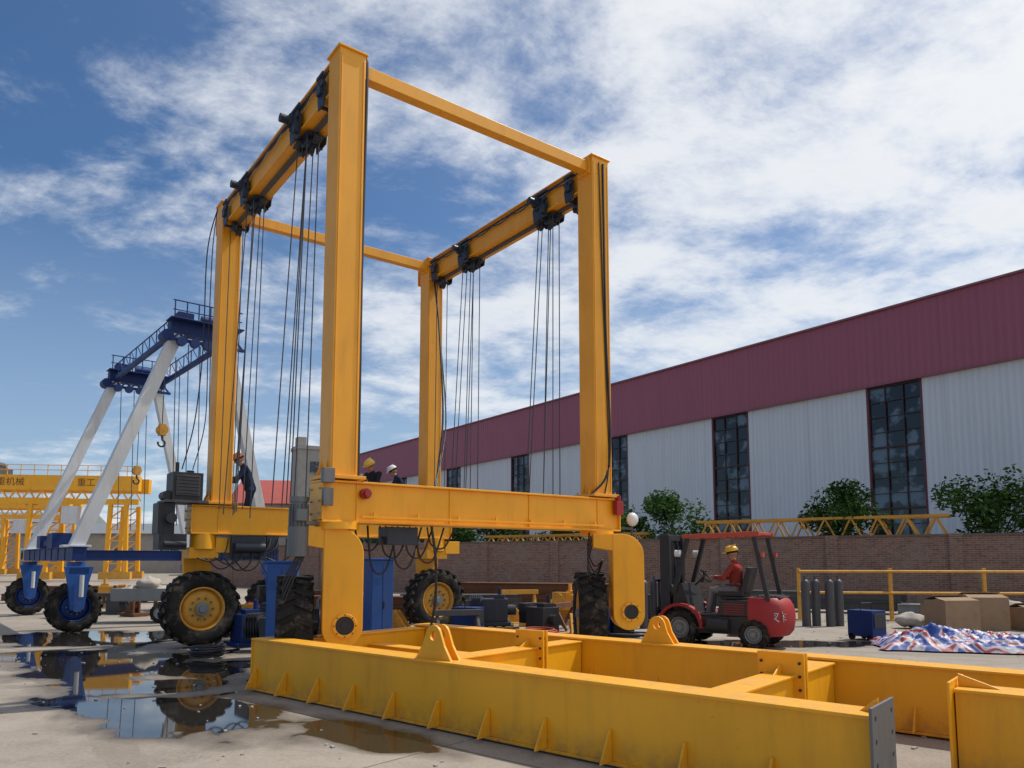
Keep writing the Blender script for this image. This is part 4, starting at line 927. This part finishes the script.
# ---------------------------------------------------------------- far yellow gantry crane
YG=empty('girder_gantry_crane',(-45,60,0),math.radians(8),'large yellow double girder gantry crane with dark lettering','gantry crane')
b=MB()
for y in(-1.2,1.2):b.box((6.5,y,7.9),(16,.7,1.2))
for k in range(17):b.bar((-1.4+k,-1.6,8.5),(-1.4+k,-1.6,9.3),.05,.05)
for z_ in(8.9,9.3):b.bar((-1.5,-1.6,z_),(14.5,-1.6,z_),.05,.05)
b.box((6.5,-1.4,6.4),(16,.3,.45))
for k in range(16):b.bar((-1.3+k,-1.4,6.5),(-.8+k,-1.4,7.3),.1,.1);b.bar((-.8+k,-1.4,7.3),(-.3+k,-1.4,6.5),.1,.1)
b.obj('girder',YEL,YG)
for x in(1.2,7.0,13):
    for sx_ in(-1,1):
        for yy in(-1.4,1.4):
            b=MB();b.bar((x+sx_*.75,yy,.5),(x+sx_*.6,yy,6.2),.3,.3)
            if sx_>0:
                for k in range(6):
                    z0=.5+5.5*k/6;z1=.5+5.5*(k+1)/6;b.bar((x-.6,yy,z0),(x+.6,yy,z1),.1,.1);b.bar((x-.6,yy,z1),(x+.6,yy,z1),.08,.08)
            b.obj('leg',YEL,YG)
    b=MB();b.box((x,-1.4,.45),(2.4,.5,.6));b.box((x,1.4,.45),(2.4,.5,.6));b.obj('end_carriage',YELD,YG)
b=MB();b.box((2.6,0,8.9),(2.0,2.6,.6));b.box((1.8,0,9.4),(.7,1.4,.4));b.cyl((3.0,-.9,9.4),(3.0,.9,9.4),.3,n=16);b.obj('hoist_trolley',DARKST,YG)
b=MB();b.box((9.5,-1.2,5.3),(1.2,1.4,1.4));b.obj('cab',WHITE,YG)
text('起重机械',.7,RUST,YG,(4.5,-1.56,7.9),(math.pi/2,0,0));text('重工',.7,RUST,YG,(10.5,-1.56,7.9),(math.pi/2,0,0))
o=copytree(YG,(-63,82,0),math.radians(4),'yellow double girder gantry crane standing further off')
# ---------------------------------------------------------------- distant buildings
def shed(name,loc,rz,w_,d_,h_,rh,wm,rm,label,nw=6):
    e=empty(name,loc,rz,label,'building')
    b=MB();b.box((0,0,h_/2),(w_,d_,h_));b.obj('wall',wm,e)
    b=MB();b.prism([(-d_/2-.4,h_),(0,h_+rh),(d_/2+.4,h_),(d_/2+.4,h_-.12),(-d_/2-.4,h_-.12)],(0,0,.13),(0,1,0),(0,0,1),(w_+.6,0,0));b.obj('roof',rm,e)
    for k in range(nw):
        x=-w_/2+(k+.5)*w_/nw
        b=MB();b.box((x,-d_/2-.02,h_*.5),(w_/nw*.45,.06,h_*.3));wo=b.obj('window',GLASS,e)
        b=MB()
        for q in(-1,0,1):b.box((x+q*w_/nw*.22,-d_/2-.06,h_*.5),(.1,.06,h_*.32))
        b.box((x,-d_/2-.06,h_*.34),(w_/nw*.5,.07,.1));b.obj('frame',WHITE,wo)
    return e
shed('workshop_building',(-48,104,0),.1,34,14,5,1.6,CONC,GREY,'low pale workshop with pitched grey roof')
shed('workshop_building',(-85,95,0),.3,30,14,5.5,2,CONC,CLADT,'low concrete workshop with pitched roof')
shed('workshop_building',(-28.5,92,0),.12,9,14,8,3.4,CONC,REDROOF,'grey shed with steep bright red pitched roof',3)
shed('workshop_building',(-100,130,0),.2,50,14,8,2,CLADW,GREY,'long white workshop far off')
e=empty('concrete_tower',(-23,84,0),.5,'grey concrete batching tower with flat top','tower')
b=MB();b.box((0,0,7),(3.2,3.2,14));b.box((0,0,14.2),(3.5,3.5,.4));b.box((-1.0,0,13.9+1),(1.0,1.2,1.2));b.obj('shaft',CONC,e)
for k in range(4):
    b=MB();b.box((.2,-1.62,3+k*3),(1.0,.06,1.3));b.obj('window',GLASS,e)
rnd=random.Random(5);vs=[];fs=[]
for i in range(16000):
    t=rnd.random();x=-170+t*200;y=140-t*12+rnd.gauss(0,3);hh=6+3*mn.noise(V((x*.15,0,0)))+2*mn.noise(V((x*.6,3,0)))
    z=rnd.random()**.6*hh;p=V((x,y,z));a=V((rnd.gauss(0,1),rnd.gauss(0,1),rnd.gauss(0,1))).normalized()*.6;bb=V((rnd.gauss(0,1),rnd.gauss(0,1),rnd.gauss(0,1))).normalized()*.5
    k=len(vs);vs+=[p-a,p+bb,p+a,p-bb];fs.append((k,k+1,k+2,k+3))
b=MB();b.add(vs,fs);o=b.obj('tree_belt',LEAF);o["kind"]="stuff";o["label"]="distant belt of green trees beyond the yard";o["category"]="trees"
rnd=random.Random(9)
vs=MB()
for i in range(900):
    x=rnd.uniform(-9,11);y=rnd.uniform(5.0,24);s_=rnd.uniform(.005,.03)
    vs.box((x,y,s_*.25),(s_*rnd.uniform(1,3),s_,s_*.6),Matrix.Rotation(rnd.random()*6,3,'Z'))
o=vs.obj('gravel_debris',CONC);o["kind"]="stuff";o["label"]="small stones and scrap scattered over the concrete";o["category"]="debris"
print('done')
